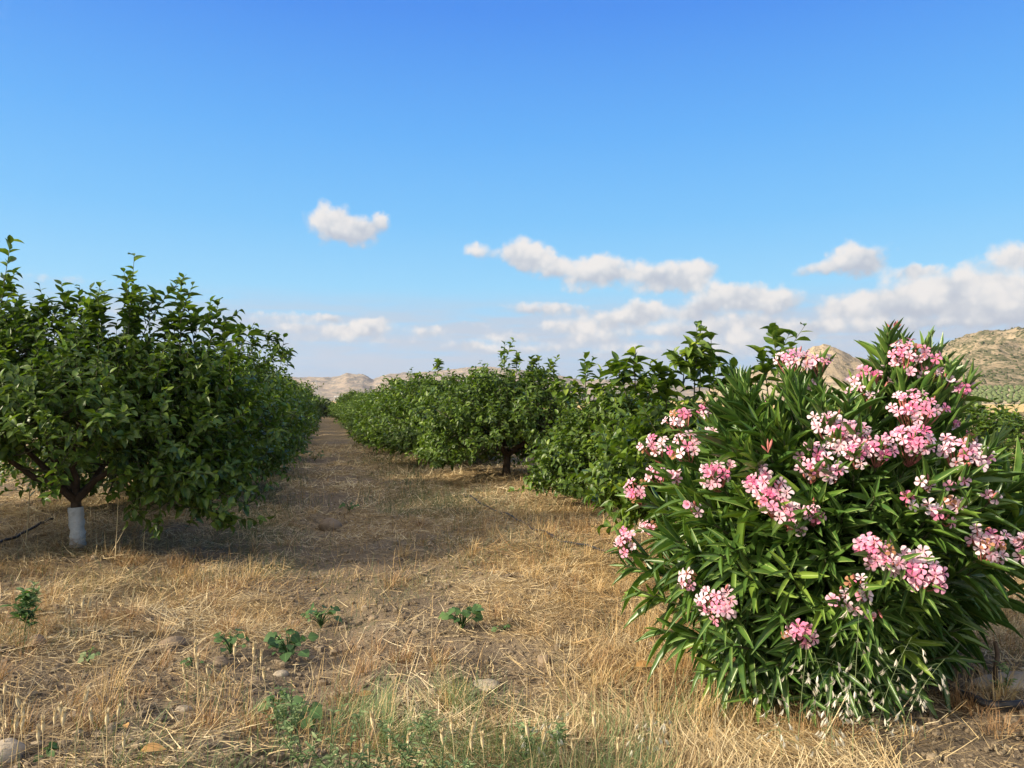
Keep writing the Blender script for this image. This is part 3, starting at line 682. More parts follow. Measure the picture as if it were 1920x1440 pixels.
for (px, py, wpx, nf, pink, back) in clusters:
    nf = max(2, int(round(nf*.95)))
    T = on_shell(px, py, bool(back), 1.03+.14*float(sstep(1000, 1150, py))); k = T[1]/F_PX
    Rc = wpx*.53*k
    view = nrm(cam_p-T); outw = nrm((T-OC)/OR)
    face = nrm(outw*.6+view*.55+np.array([0, 0, .3]))
    tipd = stem(T-face*Rc*.55-np.array([0, 0, Rc*.4]), .9, True, llen=.185)
    gf, gsub = G(), G()
    U, W = frame(face[None]); U, W = U[0], W[0]
    ce = T-face*Rc*.35; n0 = T-face*Rc*1.1-np.array([0, 0, Rc*.8])
    fl = []
    for q in range(nf):
        th = q*2.4+ro.uniform(-.3, .3); rr = math.sqrt((q+.45)/nf)*(.95 if nf > 3 else .8)
        p = ce+(math.cos(th)*U*rr+math.sin(th)*W*rr*.82)*Rc+face*Rc*.45*(1-rr*rr)+ro.normal(0, .010, 3)
        nn = face*.75+(math.cos(th)*U+math.sin(th)*W)*rr*.75+view*.25+ro.normal(0, .22, 3)
        flower(gf, p, nn, ro.uniform(.021, .0265), np.clip(pink*1.0+.04+ro.normal(0, .22)+(.22 if rr < .55 else -.2), 0, .9) if ro.uniform() > .05 else 1.1, ro)
        fl.append(p-nrm(nn)*.004)
    fl = np.array(fl); ss = np.linspace(0, 1, 4)[None, :, None]
    P = n0[None, None]*(1-ss)+fl[:, None]*ss+np.array([0, 0, -.012])*(ss*(1-ss))*4
    gsub.add(*tubes(P, np.array([[.0022, .002, .0022, .0048]]), 5))
    nb = max(2, nf//3)
    for q in range(nb):                                     # unopened buds
        th = ro.uniform(0, 6.28); b0 = ce+(math.cos(th)*U+math.sin(th)*W)*Rc*ro.uniform(.2, .9)
        dd = nrm(face+ro.normal(0, .4, 3)); q4 = np.linspace(0, 1, 5)[:, None]
        gsub.add(*tubes((b0+dd*q4*ro.uniform(.025, .045))[None], np.array([[.0015, .0032, .005, .0042, .0006]]), 6))
    c = gf.build('flower_cluster', M['petal'], root, loc=RO); c.location = (0, 0, 0)
    b = gsub.build('bud_spray', M['bud'], c, loc=RO); b.location = (0, 0, 0)
# flowerless shoots that fill the shrub
for k in range(170):
    z = ro.uniform(-.62, .98); a = ro.uniform(0, 6.28); rr = math.sqrt(max(0, 1-z*z)); f = ro.uniform(.62, 1.02)*(.80+.34*float(vnoise(a*1.6, z*2.2, 77)))
    if z < -.1: f *= ro.uniform(.62, .88) if z > -.4 else ro.uniform(.52, .76)
    T = OC+OR*np.array([rr*math.cos(a), rr*math.sin(a), z*(.80 if z > 0 else 1)])*f
    if T[1] > OC[1]+.25 and ro.uniform() < .45: continue
    stem(T, 1.0, False, s0=.22, llen=.235)
for (px, py, Y) in [(1200,1110,3.5),(1170,1060,3.6),(1235,1180,3.4),(1290,1195,3.2),(1330,1260,3.15),(1410,1300,3.1),(1455,1250,3.05),(1370,1210,3.05),(1520,1310,3.02),(1600,1300,3.0),(1560,1250,2.95),(1660,1290,3.05),(1720,1270,3.1),(1780,1230,3.2),(1800,1180,3.3),(1850,1120,3.35),(1905,1110,3.4),(1700,1200,3.0),(1640,1220,2.98),
                    (1460,1150,2.95),(1540,1130,2.92),(1400,1080,3.0),(1480,1070,2.92),(1550,1040,2.9),(1600,1180,2.95),(1660,1130,2.95),(1780,1120,3.1),(1350,1040,3.05),(1290,1030,3.2),(1250,1050,3.3),(1900,960,3.5),(1915,880,3.6),(1880,1060,3.4),(1580,960,2.9),(1640,930,2.9),(1700,990,2.95)]:
    stem(at(px, py, Y), 1.0, False, s0=.2, llen=.2)
for (px, py, Y) in [(1665,622,3.6),(1690,640,3.65),(1780,690,3.6),(1545,740,3.5),(1480,700,3.5),(1390,720,3.6),(1350,770,3.5),(1600,720,3.6),(1375,700,3.4),(1400,730,3.25),(1360,735,3.3),(1345,800,3.1),(1420,790,3.05),(1385,830,3.0),(1460,800,3.05),(1590,745,3.2),(1540,765,3.15),(1760,660,3.7),(1800,700,3.75),(1655,650,3.62),(1740,640,3.7),(1500,740,3.4),(1870,760+60,3.6),(1640,740,3.4),(1430,760,3.3),(1390,740,3.4)]:
    stem(at(px, py, Y), 1.15, False, s0=.35, llen=.19)
gl.build('foliage', M['oleander'], root, loc=RO).location = (0, 0, 0)
gs.build('stems', M['olestem'], root, loc=RO).location = (0, 0, 0)
for (px, py, Y, n) in [(1677,610,3.6,9), (1632,756,3.35,5), (1440,834,3.0,4)]:   # red bud heads
    gb = G(); c0 = at(px, py, Y)
    for q in range(n):
        dd = nrm(np.array([ro.normal(0, .45), ro.normal(0, .45), 1.])); q4 = np.linspace(0, 1, 5)[:, None]
        gb.add(*tubes((c0-np.array([0, 0, .03])+dd*q4*ro.uniform(.035, .06))[None], np.array([[.0015, .0015, .004, .004, .0008]]), 6))
    gb.build('bud_head', M['bud'], root, loc=RO).location = (0, 0, 0)

# ------------------------------------------------------------------ straw, dry grass, green grass
def sample(n, y0, y1, dens, pw=1.0, xr=.82):
    u = rng.uniform(0, 1, n*3); y = y0*(y1/y0)**(u**pw)
    x = rng.uniform(-xr, xr, n*3)*y
    k = rng.uniform(0, 1, n*3) < dens(x, y)
    return x[k][:n], y[k][:n]
def litter(name, mat, n, y0, y1, dens, L, W, pitch, bend, seg=2, cl=None, roll=.5, rbias=0, pw=1.0, lift=.004):
    x, y = sample(n, y0, y1, dens, pw); N = len(x)
    z = H(x, y)+lift+rng.uniform(0, .012, N)
    k = np.clip(y/6, .8, 3.2)                                # farther straw is drawn coarser so it still reads
    l = rng.uniform(*L, N)*np.clip(k, 1, 1.5); w = rng.uniform(*W, N)*k
    az = rng.uniform(0, 6.28, N)+0
    az = np.where(rng.uniform(0, 1, N) < .5, fbm(x/.7, y/.7, 2, 61)*14+rng.normal(0, .35, N), az)
    p = rng.normal(*pitch, N); b = rng.normal(*bend, N)
    r = np.clip(rng.beta(1.3, 1.6, N)+rbias-.05*(y > 0)+(fbm(x/.5, y/.5, 2, 88)-.5)*.7, 0, 1)
    V, F = ribbons(np.stack([x, y, z], -1), az, p, l, w, b, seg, rng.normal(0, roll, N))
    g = G().add(V, F, r=np.repeat(r, (seg+1)*2))
    return tag(g.build(name, mat), kind='stuff')
litter('straw_litter', M['straw'], 190000, 2.5, 22, lambda x, y: .07+.93*straw_density(x, y)**1.3, (.03, .16), (.0024, .0058), (.08, .30), (-.1, .38), 2, lift=.008)
def golden(x, y):
    q = qrow(x, y)
    d = sstep(-.6, .25, q)*sstep(9.5, 6.5, y)*(1-sstep(3.6, 3.1, y)*.5)*sstep(1.5, .9, x)
    d = d+.9*np.exp(-(((x+1.95)/.5)**2+((y-5.6)/.3)**2))
    d = d*(1-.85*sstep(1.2, 1.45, x)*(y < 4.3))
    return np.clip(d*(.25+1.1*fbm(x/.4, y/.4, 3, 19)), 0, 1)
litter('golden_straw', M['gold'], 30000, 2.7, 10, golden, (.06, .22), (.0022, .0042), (.2, .3), (-.2, .5), 2, lift=.01)
def stub(x, y):
    q = qrow(x, y); n = fbm(x/.16, y/.16, 2, 123)
    d = sstep(.56, .72, n)*(.35+.9*golden(x, y)+.6*np.exp(-((q+3.6)/.8)**2)*(y < 8))
    return np.clip(d, 0, 1)
litter('dry_stubble', M['gold'], 15000, 2.8, 12, stub, (.06, .19), (.002, .0034), (1.15, .28), (-.3, .4), 3, roll=.2)
def tufts(name, mat, spots, h, nb, w, spread, lean, rb):
    X, A, Pt, L = [], [], [], []
    for (x, y) in spots:
        k = rng.uniform(.6, 1.25); n = int(nb*k); a = rng.uniform(0, 6.28, n); rr = spread*np.sqrt(rng.uniform(0, 1, n))*.4
        X.append(np.stack([x+rr*np.cos(a), y+rr*np.sin(a), H(x+rr*np.cos(a), y+rr*np.sin(a))], -1)); A.append(a+rng.normal(0, .5, n)); Pt.append(1.45-np.abs(rng.normal(0, lean, n))); L.append(h*k*rng.uniform(.45, 1.1, n))
    X, A, Pt, L = map(np.concatenate, (X, A, Pt, L)); N = len(X); rr = np.clip(rng.beta(1.6, 1.8, N)+rb, 0, 1)
    V, F = ribbons(X, A, Pt, L, rng.uniform(*w, N), rng.normal(-.35, .35, N), 3, rng.normal(0, .3, N))
    tag(G().add(V, F, r=np.repeat(rr, 8)).build(name, mat), kind='stuff')
M['redstraw'] = leaf_mat('rusty_dry_grass', [(0, (.14, .07, .035)), (.5, (.30, .17, .08)), (1, (.46, .30, .15))], None, .15, .6, .25, tex=3)
tx, ty = sample(330, 2.9, 9, lambda x, y: np.clip(.25+.9*np.exp(-((qrow(x, y)+3.3)/1.1)**2)+.3*sstep(-.6, .4, qrow(x, y)), 0, 1)*sstep(.35, .6, fbm(x/.5, y/.5, 2, 301)))
tufts('rusty_tufts', M['redstraw'], list(zip(tx, ty)), .12, 46, (.002, .0034), .12, .55, 0)
tx, ty = sample(260, 2.9, 9, lambda x, y: np.clip(.15+sstep(-.7, .3, qrow(x, y))-sstep(.9, 1.4, x)*(y < 4.2), 0, 1)*sstep(.3, .6, fbm(x/.5, y/.5, 2, 311)))
tufts('golden_tufts', M['gold'], list(zip(tx, ty)), .15, 40, (.002, .0034), .12, .5, .1)
def nearfront(x, y):
    return np.clip(sstep(3.5, 2.75, y)*sstep(-.1, .35, x)*sstep(1.0, .6, x)*(.3+fbm(x/.2, y/.2, 2, 5)), 0, 1)
litter('standing_dry_grass', M['straw'], 2200, 2.45, 3.6, nearfront, (.07, .20), (.0018, .003), (1.2, .25), (-.3, .4), 3, roll=.3, rbias=.1)
def gg(x, y): return np.clip(green_density(x, y)*1.3-.15, 0, 1)*(y > 3.7)
litter('green_grass', M['greygrass'], 34000, 3.4, 24, gg, (.04, .13), (.0025, .0045), (1.0, .4), (-.3, .5), 2, roll=.5)
def gf2(x, y): return np.clip(np.exp(-(((x+.25)/.75)**2))*sstep(3.75, 2.9, y)*(.03+1.5*sstep(.4, .7, fbm(x/.22, y/.22, 3, 9))), 0, 1)
litter('green_undergrowth', M['weed_pale'], 11000, 2.45, 3.75, gf2, (.05, .20), (.002, .0036), (1.05, .35), (-.25, .5), 3, roll=.5)
# soil clods
g = G(); x, y = sample(14000, 2.5, 13, lambda x, y: np.clip(1.1-straw_density(x, y), .05, 1))
for k in range(len(x)):
    s = float(np.clip(rng.lognormal(-4.95, .55), .0035, .03))
    blob_mesh(g, (x[k], y[k], float(H(x[k], y[k]))+s*.25), s, k*.61, 6, 4, .75)
tag(g.build('soil_clods', M['clod'], smooth=False), kind='stuff')

# ------------------------------------------------------------------ stones
def stone(px, py, wpx, label, mat='stone', squash=.62, seed=1, stretch=1.4):
    p = gpt(px, py); s = wpx*p[1]/F_PX*.5/max(1, stretch*.85); g = G()
    nu, nv = 18, 12
    a = np.linspace(0, 2*np.pi, nu, endpoint=False); b = np.linspace(-np.pi/2, np.pi/2, nv); A, B = np.meshgrid(a, b)
    rr = s*(.72+.56*fbm(np.cos(A)*np.cos(B)*1.4+seed*5.3, np.sin(A)*np.cos(B)*1.4+np.sin(B)*1.3+seed*2.1, 3, 8))
    V = np.stack([rr*np.cos(B)*np.cos(A)*stretch, rr*np.cos(B)*np.sin(A), rr*np.sin(B)*squash*1.3], -1)
    i = np.arange(nv-1)[:, None]*nu; j = np.arange(nu)[None]; j2 = (j+1) % nu
    g.add(V, np.stack([i+j, i+j2, i+nu+j2, i+nu+j], -1).reshape(-1, 4))
    o = g.build('stone', M[mat]); o.location = (p[0], p[1], p[2]+s*squash*.12); o.rotation_euler = (rng.normal(0, .15), rng.normal(0, .15), rng.uniform(-.6, .6))
    return tag(o, label, 'stone', 'stones on the orchard ground')
stone(150,1345,46,'long tan stone lying among clods near the bottom left corner',seed=1,stretch=1.8,squash=.45)
stone(68,1209,30,'round brown stone below the green weed at the left edge',seed=2,stretch=1.1,squash=.8)
stone(320,1212,46,'flat brown stone half buried in straw left of the heart-leaved weeds',seed=3)
stone(197,1272,24,'small grey stone on bare soil left of the weeds',seed=4,stretch=1.1)
stone(618,990,38,'grey stone on the shaded path beside the rut',seed=5,stretch=1.2,mat='stone')
stone(910,1287,46,'pale flat stone in straw in the middle foreground',seed=6,mat='palestone',squash=.4)
stone(1022,1245,26,'tan pointed stone in straw between the middle weed and the oleander',seed=7,stretch=1.0,squash=.9)
stone(590,1128,22,'small tan stone behind the weed by the rut',seed=8)
stone(555,1172,22,'small tan stone left of the weed by the rut',seed=9,stretch=1.1)
stone(525,1268,26,'pale small stone at the back edge of the green undergrowth',seed=10,mat='palestone')
stone(480,1278,24,'brown small stone left of the green undergrowth',seed=11)
stone(740,1050,24,'flat tan stone on the path above the middle weed',seed=12,squash=.4)
stone(410,1242,34,'flat dark stone under the heart-leaved weeds',seed=13,squash=.45)
stone(12,1415,60,'pale lump of stone in the bottom left corner',seed=14,mat='palestone',stretch=1.1)
stone(345,1332,26,'small pale stone among dry stalks at the bottom left',seed=15,mat='palestone')
stone(700,1160,18,'small stone on bare soil right of the weed by the rut',seed=16)
stone(1885,1280,110,'long pale rock slab behind the black hose at the right edge',seed=17,mat='palestone',squash=.25,stretch=2.4)

# ------------------------------------------------------------------ weeds
WL = leaf_template(lambda v: np.array([.06, .42, .5, .40, .24, .02]), 6, .12, .2)
def broad_weed(px, py, hpx, n, label, seed, lsize=.055, mat='weed'):
    p = gpt(px, py); h = hpx*p[1]/F_PX; r = np.random.default_rng(seed); n = int(n*1.5)
    root = empty('broadleaf_weed', p, label, 'weed', 'broad leaved weeds on the ground')
    gl, gs = G(), G()
    a = r.uniform(0, 6.28, n); ti = r.uniform(.15, .9, n); hh = h*r.uniform(.45, 1, n)
    tip = np.stack([np.cos(a)*ti*h*.85, np.sin(a)*ti*h*.85, hh], -1); ss = np.linspace(0, 1, 5)[None, :, None]
    c = tip*np.array([.25, .25, .8]); P = 2*c[:, None]*ss*(1-ss)+tip[:, None]*ss**2
    gs.add(*tubes(P, np.linspace(.0028, .0016, 5)[None], 5))
    LD = nrm(np.stack([np.cos(a), np.sin(a), r.normal(-.1, .35, n)], -1)); NN = nrm(np.stack([r.normal(0, .4, n), r.normal(-.65, .4, n), np.ones(n)], -1))
    L = lsize*r.uniform(.35, 1.15, n)
    gl.add(*scatter(WL, tip, LD, NN, L, L*1.05, r.uniform(0, 1, n)))
    gs.build('stalks', M['weed'], root); gl.build('leaves', M[mat], root)
broad_weed(432,1228,42,13,'heart-leaved green weed left of the wider weed on the straw',1,.05)
broad_weed(540,1240,52,22,'wider heart-leaved green weed right of the smaller one on the straw',2,.055)
broad_weed(602,1178,40,15,'green weed growing at the edge of the soil rut',3,.055)
broad_weed(866,1182,46,16,'green weed alone in the straw between the rut and the oleander',4,.055)
broad_weed(945,1190,18,5,'tiny green seedling right of the lone middle weed',5,.035)
broad_weed(360,1252,20,6,'tiny green seedling between the flat stones at left',6,.035)
broad_weed(165,1245,26,8,'small pale green weed left of the heart-leaved weeds',7,.03,'weed_pale')
broad_weed(520,1345,36,9,'dark broad leaves low in the green undergrowth at left',8,.06)
broad_weed(560,1365,40,10,'dark broad leaves low in the middle of the green undergrowth',9,.06)
broad_weed(655,960,22,9,'small weed on the shaded part of the path',10,.06)
broad_weed(590,865,20,9,'small dark weed far up the path',11,.09)
broad_weed(88,1423,20,6,'little dark green weed among the dry stalks at bottom left',12,.035)
NAR = leaf_template(lambda v: .5*np.sin(np.pi*np.clip(v*.96+.02, 0, 1))+.02, 4, .2, .25)
def spindly(px, py, hpx, label, seed, branch=5, mat='weed_pale', lsize=.024, lean=0, name='spindly_weed', cat='weed', grp='spindly green weeds in the foreground'):
    p = gpt(px, py) if py < 1440 else gpt(px, 1439); r = np.random.default_rng(seed); h = hpx*p[1]/F_PX
    if py >= 1440: p = on_ground(at(px, py, 2.45)*[1, 1, 0], 0)
    root = empty(name, p, label, cat, grp); gl, gs = G(), G()
    ss = np.linspace(0, 1, 8); main = np.stack([lean*h*ss**1.5, r.normal(0, .03)*ss, h*ss], -1)
    gs.add(*tubes(main[None], np.linspace(.0032, .0013, 8)[None], 5)); P = [main]
    for b in range(branch):
        t = r.uniform(.25, .8); b0 = main[int(t*7)]; a = r.uniform(0, 6.28); l = h*r.uniform(.2, .4); s5 = np.linspace(0, 1, 8)[:, None]
        e = np.array([math.cos(a)*l*.7, math.sin(a)*l*.7, l]); q = b0+e*s5*np.array([1, 1, .7])+np.array([0, 0, .3*l])*s5**2
        gs.add(*tubes(q[None], np.linspace(.002, .001, 8)[None], 4)); P.append(q)
    for q in P:
        n = 16; t = r.uniform(.12, 1, n)*6.99; k = t.astype(int); f = (t-k)[:, None]; pos = q[k]*(1-f)+q[k+1]*f
        a = r.uniform(0, 6.28, n); LD = np.stack([np.cos(a), np.sin(a), r.uniform(.1, .9, n)], -1); L = lsize*r.uniform(.5, 1.2, n)
        gl.add(*scatter(NAR, pos, LD, np.tile([0, -.3, 1.], (n, 1))+r.normal(0, .3, (n, 3)), L, L*.35, r.uniform(0, 1, n)))
    gs.build('stalks', M['weed_pale'], root); gl.build('leaves', M[mat], root)
sw = [(545,1430,150,.0),(575,1455,190,-.2),(612,1450,170,.03),(650,1450,160,.08),(690,1445,120,.0),(745,1445,140,.12),(770,1440,110,-.05),(825,1450,120,.05),(870,1440,90,.1),(930,1440,90,-.1),(985,1438,90,.05),(1040,1430,80,.1),(525,1400,100,-.15),(720,1420,70,.15),(805,1415,70,-.1)]
for k, (px, py, hp, ln) in enumerate(sw):
    spindly(px, py, hp, ['tall spindly green weed in the left half of the front undergrowth','spindly green weed in the right half of the front undergrowth'][px > 740], 200+k, 5, lean=ln)
spindly(45,1195,90,'bushy grey-green weed at the left edge below the wrapped trunk',301,9,'weed',.05,.15)
spindly(60,1160,70,'upright grey-green weed top behind the bushy weed at the left edge',302,6,'weed_pale',.04,.05)
spindly(1690,1245,0+40,'pale weed tuft right of the oleander foot',303,4)
spindly(1880,1305,60,'yellow-green leafy sprout at the foot of the stick',304,5,'weed_pale',.03,.1)

# dry stalks with seed heads
HEAD = np.array([.0010, .0042, .006, .0056, .004, .001])
def seed_stalk(h, lean, seed):
    r = np.random.default_rng(seed); root = empty('dry_grass_stalk', (0, 0, 0), 'x', 'grass stalk'); s = np.linspace(0, 1, 7)
    p = np.stack([lean*h*s**2, 0*s, h*s], -1); g = G().add(*tubes(p[None], np.linspace(.0017, .0011, 7)[None], 4), r=.7); g.build('stalk', M['straw'], root)
    d = nrm(p[-1]-p[-2]); q = np.linspace(0, 1, 6)[:, None]; hd = G(); hd.add(*tubes((p[-1]+d*q*.052)[None], HEAD[None], 8), r=.85)
    n = 60; t = r.uniform(.05, .95, n); a = r.uniform(0, 6.28, n); pos = p[-1]+d*(t*.05)[:, None]
    LD = np.stack([np.cos(a)*.6, np.sin(a)*.6, np.ones(n)], -1); hd.add(*scatter(NAR, pos, LD, np.stack([np.cos(a), np.sin(a), 0*a], -1), 0.018, .003, .9)); hd.build('seed_head', M['straw'], root)
    return root
prot = [seed_stalk(.15, .08, 1), seed_stalk(.12, -.12, 2), seed_stalk(.18, .15, 3), seed_stalk(.10, .02, 4)]
spots = [(8,1440),(30,1455),(48,1440),(80,1445),(95,1460),(125,1430),(140,1440),(72,1470),(20,1480),(200,1455),(215,1440),(232,1475),(110,1480),(180,1430),(5,1405),(40,1420),(360,1300),(395,1310),(440,1305),(422,1300),(485,1300),(500,1330),(470,1325),(385,1335),(372,1330),(350,1322),
         (715,1470),(680,1480),(730,1455),(840,1460),(870,1470),(885,1455),(910,1475),(1010,1450),(855,1480),(690,1455),(760,1475),(1080,1440),(1120,1450),(1160,1440),(1215,1450),(945,1465),(120,1215),(135,1205),(150,1220),(160,1210),(1000,1475)]
for k, (px, py) in enumerate(spots):
    d = ray(px, py); t = CAM_H/-d[2]; p = np.array([0, 0, CAM_H])+d*t; p[2] = float(H(p[0], p[1]))-.005
    lab = 'pale dry grass stalk with a fuzzy seed head in the bottom left corner' if px < 300 and py > 1380 else 'dry grass stalk with a seed head on the soil left of the green undergrowth' if px < 520 and py > 1280 else 'thin dry grass stalk near the round brown stone' if px < 200 else 'pale dry grass stalk with a fuzzy seed head at the bottom middle edge'
    pr = prot[k % 4]
    if k < 4: pr.location = p; pr.rotation_euler = (0, 0, rng.uniform(0, 6)); tag(pr, lab, group='dry grass stalks with seed heads')
    else: copy_thing(pr, p, rng.uniform(0, 6.28), rng.uniform(.8, 1.15), lab, 'dry grass stalks with seed heads')
def tall_stalk(px, py0, px1, py1, label, bend=.0, rad=.004, Y=None):
    p = gpt(px, py0) if Y is None else at(px, py0, Y); e = at(px1, py1, p[1]); s = np.linspace(0, 1, 10)[:, None]
    q = (e-p)*s+np.array([bend, 0, 0])*s*(1-s)*4
    o = G().add(*tubes(q[None], np.linspace(rad, rad*.5, 10)[None], 5), r=.75).build('tall_dry_grass', M['straw']); o.location = p
    tag(o, label, 'dry stem', 'tall dry stems')
tall_stalk(48,1022,58,760,'tall thin straw-coloured stem rising in front of the dark tree at far left',.02,.0045)
tall_stalk(216,1050,222,935,'upright yellow dry stem right of the white wrapped trunk',0,.005)
tall_stalk(205,1045,248,965,'slanting dry stem crossing the upright one by the wrapped trunk',0,.004)
tall_stalk(268,1040,272,985,'short upright dry stem right of the crossed pair',0,.004)
tall_stalk(1515,1440,1590,1300,'long slanting dry stem in front of the oleander foot',0,.0035,2.75)
tall_stalk(1660,1372,1710,1305,'leaning pale dry stem at the right of the oleander foot',0,.003)
tall_stalk(235,1362,480,1405,'long dry stem lying across the soil at bottom left',0,.004,2.98)
tall_stalk(0,1292,100,1330,'pale dry stem lying at the left edge on bare soil',0,.004,3.3)

# wild oats in front of the oleander
def wild_oat(px, py, hpx, lean, label, seed, n=16):
    r = np.random.default_rng(seed); p = gpt(px, py); h = hpx*p[1]/F_PX
    root = empty('wild_oat', p, label, 'grass stalk', 'wild oat stalks at the oleander foot'); s = np.linspace(0, 1, 10)
    q = np.stack([lean*h*s**2, -.05*s, h*s], -1); gs = G().add(*tubes(q[None], np.linspace(.0014, .0006, 10)[None], 4), r=.9); go = []
    for k in range(n):
        t = r.uniform(.25, .99)*8.99; i = int(t); b = q[i]*(1-t+i)+q[i+1]*(t-i); a = r.uniform(0, 6.28); l = r.uniform(.02, .055)
        e = b+np.array([math.cos(a)*l*1.4, math.sin(a)*l*.6, -.012]); c = (b+e)/2+np.array([0, 0, .012]); s5 = np.linspace(0, 1, 5)[:, None]
        gs.add(*tubes((b*(1-s5)**2+2*c*s5*(1-s5)+e*s5**2)[None], np.full((1, 5), .0006), 3), r=.6)
        d = nrm(np.array([math.cos(a)*.5, math.sin(a)*.3, -.8]))
        go.append((e, scatter(NAR, np.tile(e, (2, 1)), d+np.array([[.16, 0, 0], [-.16, 0, 0]]), r.normal(0, .5, (2, 3))+np.array([0, -1, 0]), 0.026, .0055, r.uniform(0, 1))))
    st = gs.build('stalk', M['weed_pale'], root)
    for e, V in go: G().add(*V).build('spikelet', M['oat'], st)
wild_oat(1495,1425,225,.05,'thin wild oat stalk in front of the low flower cluster of the oleander',1,14)
wild_oat(1598,1432,330,.02,'tallest wild oat stalk with pale spikelets before the oleander',2,34)
wild_oat(1640,1420,230,.25,'wild oat with hanging spikelets right of the tallest one',3,22)
wild_oat(1560,1428,210,-.2,'wild oat leaning left at the bottom of the oleander',4,22)
wild_oat(1690,1400,170,.4,'wild oat leaning towards the black hose',5,26)
wild_oat(1465,1425,150,-.3,'low wild oat at the left of the oleander foot',6,20)
wild_oat(1540,1430,140,.2,'wild oat on bare soil below the oleander',7,22)
wild_oat(1190,1440,110,.5,'whitish wild oat bending over at the bottom right of the straw',8,22)
wild_oat(980,1432,110,.9,'whitish wild oat lying over in the bottom middle',9,22)

# hoses, stick, dead leaves
def hose(pts, rad, label, name='black_hose', dz=.012):
    P = np.array([gpt(*p) for p in pts]); d = np.r_[0, np.cumsum(np.linalg.norm(np.diff(P, axis=0), axis=1))]; s = np.linspace(0, d[-1], 60)
    q = np.stack([np.interp(s, d, P[:, k]) for k in range(3)], -1)
    for _ in range(4): q[1:-1] = (q[:-2]+2*q[1:-1]+q[2:])/4
    q[:, 2] = H(q[:, 0], q[:, 1])+rad+dz
    c = q[0].copy(); o = G().add(*tubes((q-c)[None], np.full((1, 60), rad), 10)).build(name, M['hose']); o.location = c
    tag(o, label, 'hose', 'black irrigation hoses')
hose([(1745,1293),(1790,1312),(1840,1330),(1890,1340),(1990,1350),(2100,1352)], .016, 'thick black hose curving over bare soil at the right edge', dz=.022)
hose([(870,935),(905,952),(940,968),(985,990),(1030,1010),(1080,1028),(1130,1040),(1200,1062)], .009, 'thin black drip hose running through the straw towards the oleander', dz=.028)
hose([(-60,1045),(0,1026),(40,1008),(75,992),(98,980)], .012, 'black drip hose lying in the grass left of the wrapped trunk', dz=.03)
p = gpt(1868, 1300); s = np.linspace(0, 1, 9)[:, None]
q = np.array([0, 0, -.02])+(at(1868, 1195, p[1])-p)*s+np.stack([.006*np.sin(np.arange(9)*1.3), 0*np.arange(9), 0*np.arange(9)], -1)
o = G().add(*tubes(q[None], np.linspace(.011, .009, 9)[None], 8)).build('stick', M['stick']); o.location = p
tag(o, 'short brown weathered stick stuck upright in the ground at the right edge', 'stick')
def dead_leaf(px, py, L, label, az):
    p = gpt(px, py); V, F, uv, r = scatter(CIT, np.zeros((1, 3)), np.array([[math.cos(az), math.sin(az), .15]]), np.array([[0, -.4, 1.]]), L, L*.5, .5)
    o = G().add(V, F, uv, r).build('dead_leaf', M['brownleaf']); o.location = p+np.array([0, 0, .03]); tag(o, label, 'dead leaf', 'fallen dry leaves')
dead_leaf(1190,1262,.10,'curled yellow dry leaf in the straw left of the oleander',.1)
dead_leaf(262,1425,.085,'curled orange dry leaf at the bottom edge on the left',.2)
dead_leaf(672,1318,.07,'pale yellow dry leaf behind the green undergrowth',.4)
dead_leaf(238,1380,.05,'small cream dry leaf near the long lying stem',2.2)

# ------------------------------------------------------------------ far things: huts, pylon, bushes
def box(g, x0, x1, y0, y1, z0, z1):
    V = [(x, y, z) for z in (z0, z1) for (x, y) in ((x0, y0), (x1, y0), (x1, y1), (x0, y1))]
    g.add(V, [(0, 3, 2, 1), (4, 5, 6, 7), (0, 1, 5, 4), (1, 2, 6, 5), (2, 3, 7, 6), (3, 0, 4, 7)])
def house(px, py, Y, w, h, d, label, roofmat, wallmat):
    p = at(px, py, Y); p[2] = 0; root = empty('small_house', p, label, 'house')
    g = G(); box(g, -w/2, w/2, 0, d, -.3, h); g.build('wall', M[wallmat], root, smooth=False)
    r = G(); V = [(-w*.55, -.4, h+.003), (w*.55, -.4, h+.003), (w*.55, d+.4, h+.003), (-w*.55, d+.4, h+.003), (-w*.55, d/2, h*1.4), (w*.55, d/2, h*1.4)]
    r.add(V, [(0, 1, 5, 4), (2, 3, 4, 5), (3, 2, 1, 0)]); r.add(V, [(0, 4, 3), (1, 2, 5)]); r.build('roof', M[roofmat], root, smooth=False)
    for k in (-.25, .25):
        f = G(); box(f, w*k-.5, w*k+.5, -.06, -.003, h*.35, h*.75); f.build('window', M['darkglass'], root, smooth=False)
    f = G(); box(f, -.5, .5, -.06, -.003, -.2, h*.7); f.build('door', M['darkglass'], root, smooth=False)
house(588, 748, 560, 5, 2.6, 4, 'tiny far hut with a reddish roof at the end of the left row', 'redroof', 'whitewall')
house(633, 743, 520, 5, 3, 5, 'tiny far white house above the end of the right row', 'whitewall', 'whitewall')
p = at(593, 746, 600); p[2] = 0; root = empty('power_pylon', p, 'thin grey far pylon standing before the hills above the path end', 'pylon'); g = G()
for sx in (-1, 1):
    for sy in (-1, 1): g.add(*tubes(np.array([[(sx*1.6, sy*1.6, 0), (sx*.9, sy*.9, 8), (sx*.3, sy*.3, 17)]]), np.full((1, 3), .16), 5))
g.build('lattice', M['steel'], root); g = G()
for z in (12.5, 15): g.add(*tubes(np.array([[(-3, 0, z), (0, 0, z+.3), (3, 0, z)]]), np.full((1, 3), .14), 5))
g.build('crossarms', M['steel'], root)
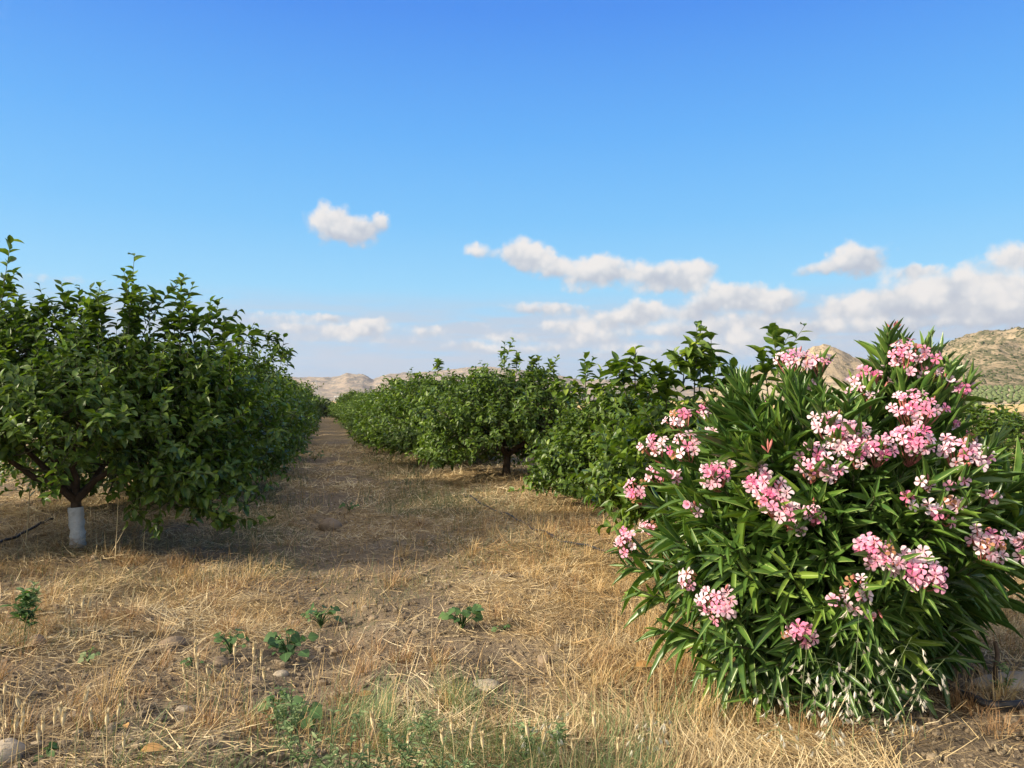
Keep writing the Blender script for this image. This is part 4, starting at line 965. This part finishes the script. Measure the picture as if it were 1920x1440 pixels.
def bush(px, py, Y, r, label, name='round_bush', cat='bush'):
    p = at(px, py, Y); p[2] = 0; root = empty(name, p, label, cat); rr = np.random.default_rng(int(px))
    n = 900; d = nrm(rr.normal(size=(n, 3))); d[:, 2] = np.abs(d[:, 2]); pos = d*r*rr.uniform(.5, 1, n)[:, None]**.5*np.array([1, 1, .95])*(.75+.5*fbm(d[:, 0]*2+5, d[:, 1]*2+d[:, 2], 2, 4))[:, None]
    g = G().add(*scatter(CITLO, pos, d+rr.normal(0, .6, (n, 3)), rr.normal(size=(n, 3)), r*.28, r*.14, rr.uniform(0, .8, n))); g.build('crown', M['greygrass'], root)
    G().add(*tubes(np.array([[(0, 0, -.1), (.05, 0, r*.4), (0, 0, r*.8)]]), np.array([[r*.07, r*.05, r*.02]]), 6)).build('trunk', M['bark'], root)
bush(597, 762, 62, 1.5, 'yellow-green bush closing the far end of the path')
bush(585, 764, 66, 1.3, 'low yellow-green bush beside the one closing the path end')
bush(577, 752, 130, 1.9, 'far grey-green bush at the end of the left row')
bush(566, 752, 150, 2.2, 'far grey-green bush half behind the end of the left row')
bush(1795, 780, 60, 1.6, 'grey-green bush beyond the oleander near the foot of the right hill')
bush(1752, 782, 70, 1.6, 'grey-green bush just behind the right side of the oleander')

g = G(); box(g, -2600, 2600, -60, 2700, -6, 150)
hz = bpy.data.materials.new('haze_air'); hz.use_nodes = True; hz.node_tree.nodes.clear()
ho = hz.node_tree.nodes.new('ShaderNodeOutputMaterial'); hv = hz.node_tree.nodes.new('ShaderNodeVolumePrincipled')
hv.inputs['Color'].default_value = (.82, .88, .96, 1); hv.inputs['Density'].default_value = .00010; hv.inputs['Anisotropy'].default_value = .2
hz.node_tree.links.new(hv.outputs[0], ho.inputs['Volume'])
tag(g.build('haze', hz, smooth=False), kind='stuff')
SC.cycles.max_bounces = 6; SC.cycles.diffuse_bounces = 3; SC.cycles.glossy_bounces = 2; SC.cycles.transmission_bounces = 4; SC.cycles.transparent_max_bounces = 4
SC.cycles.use_denoising = True
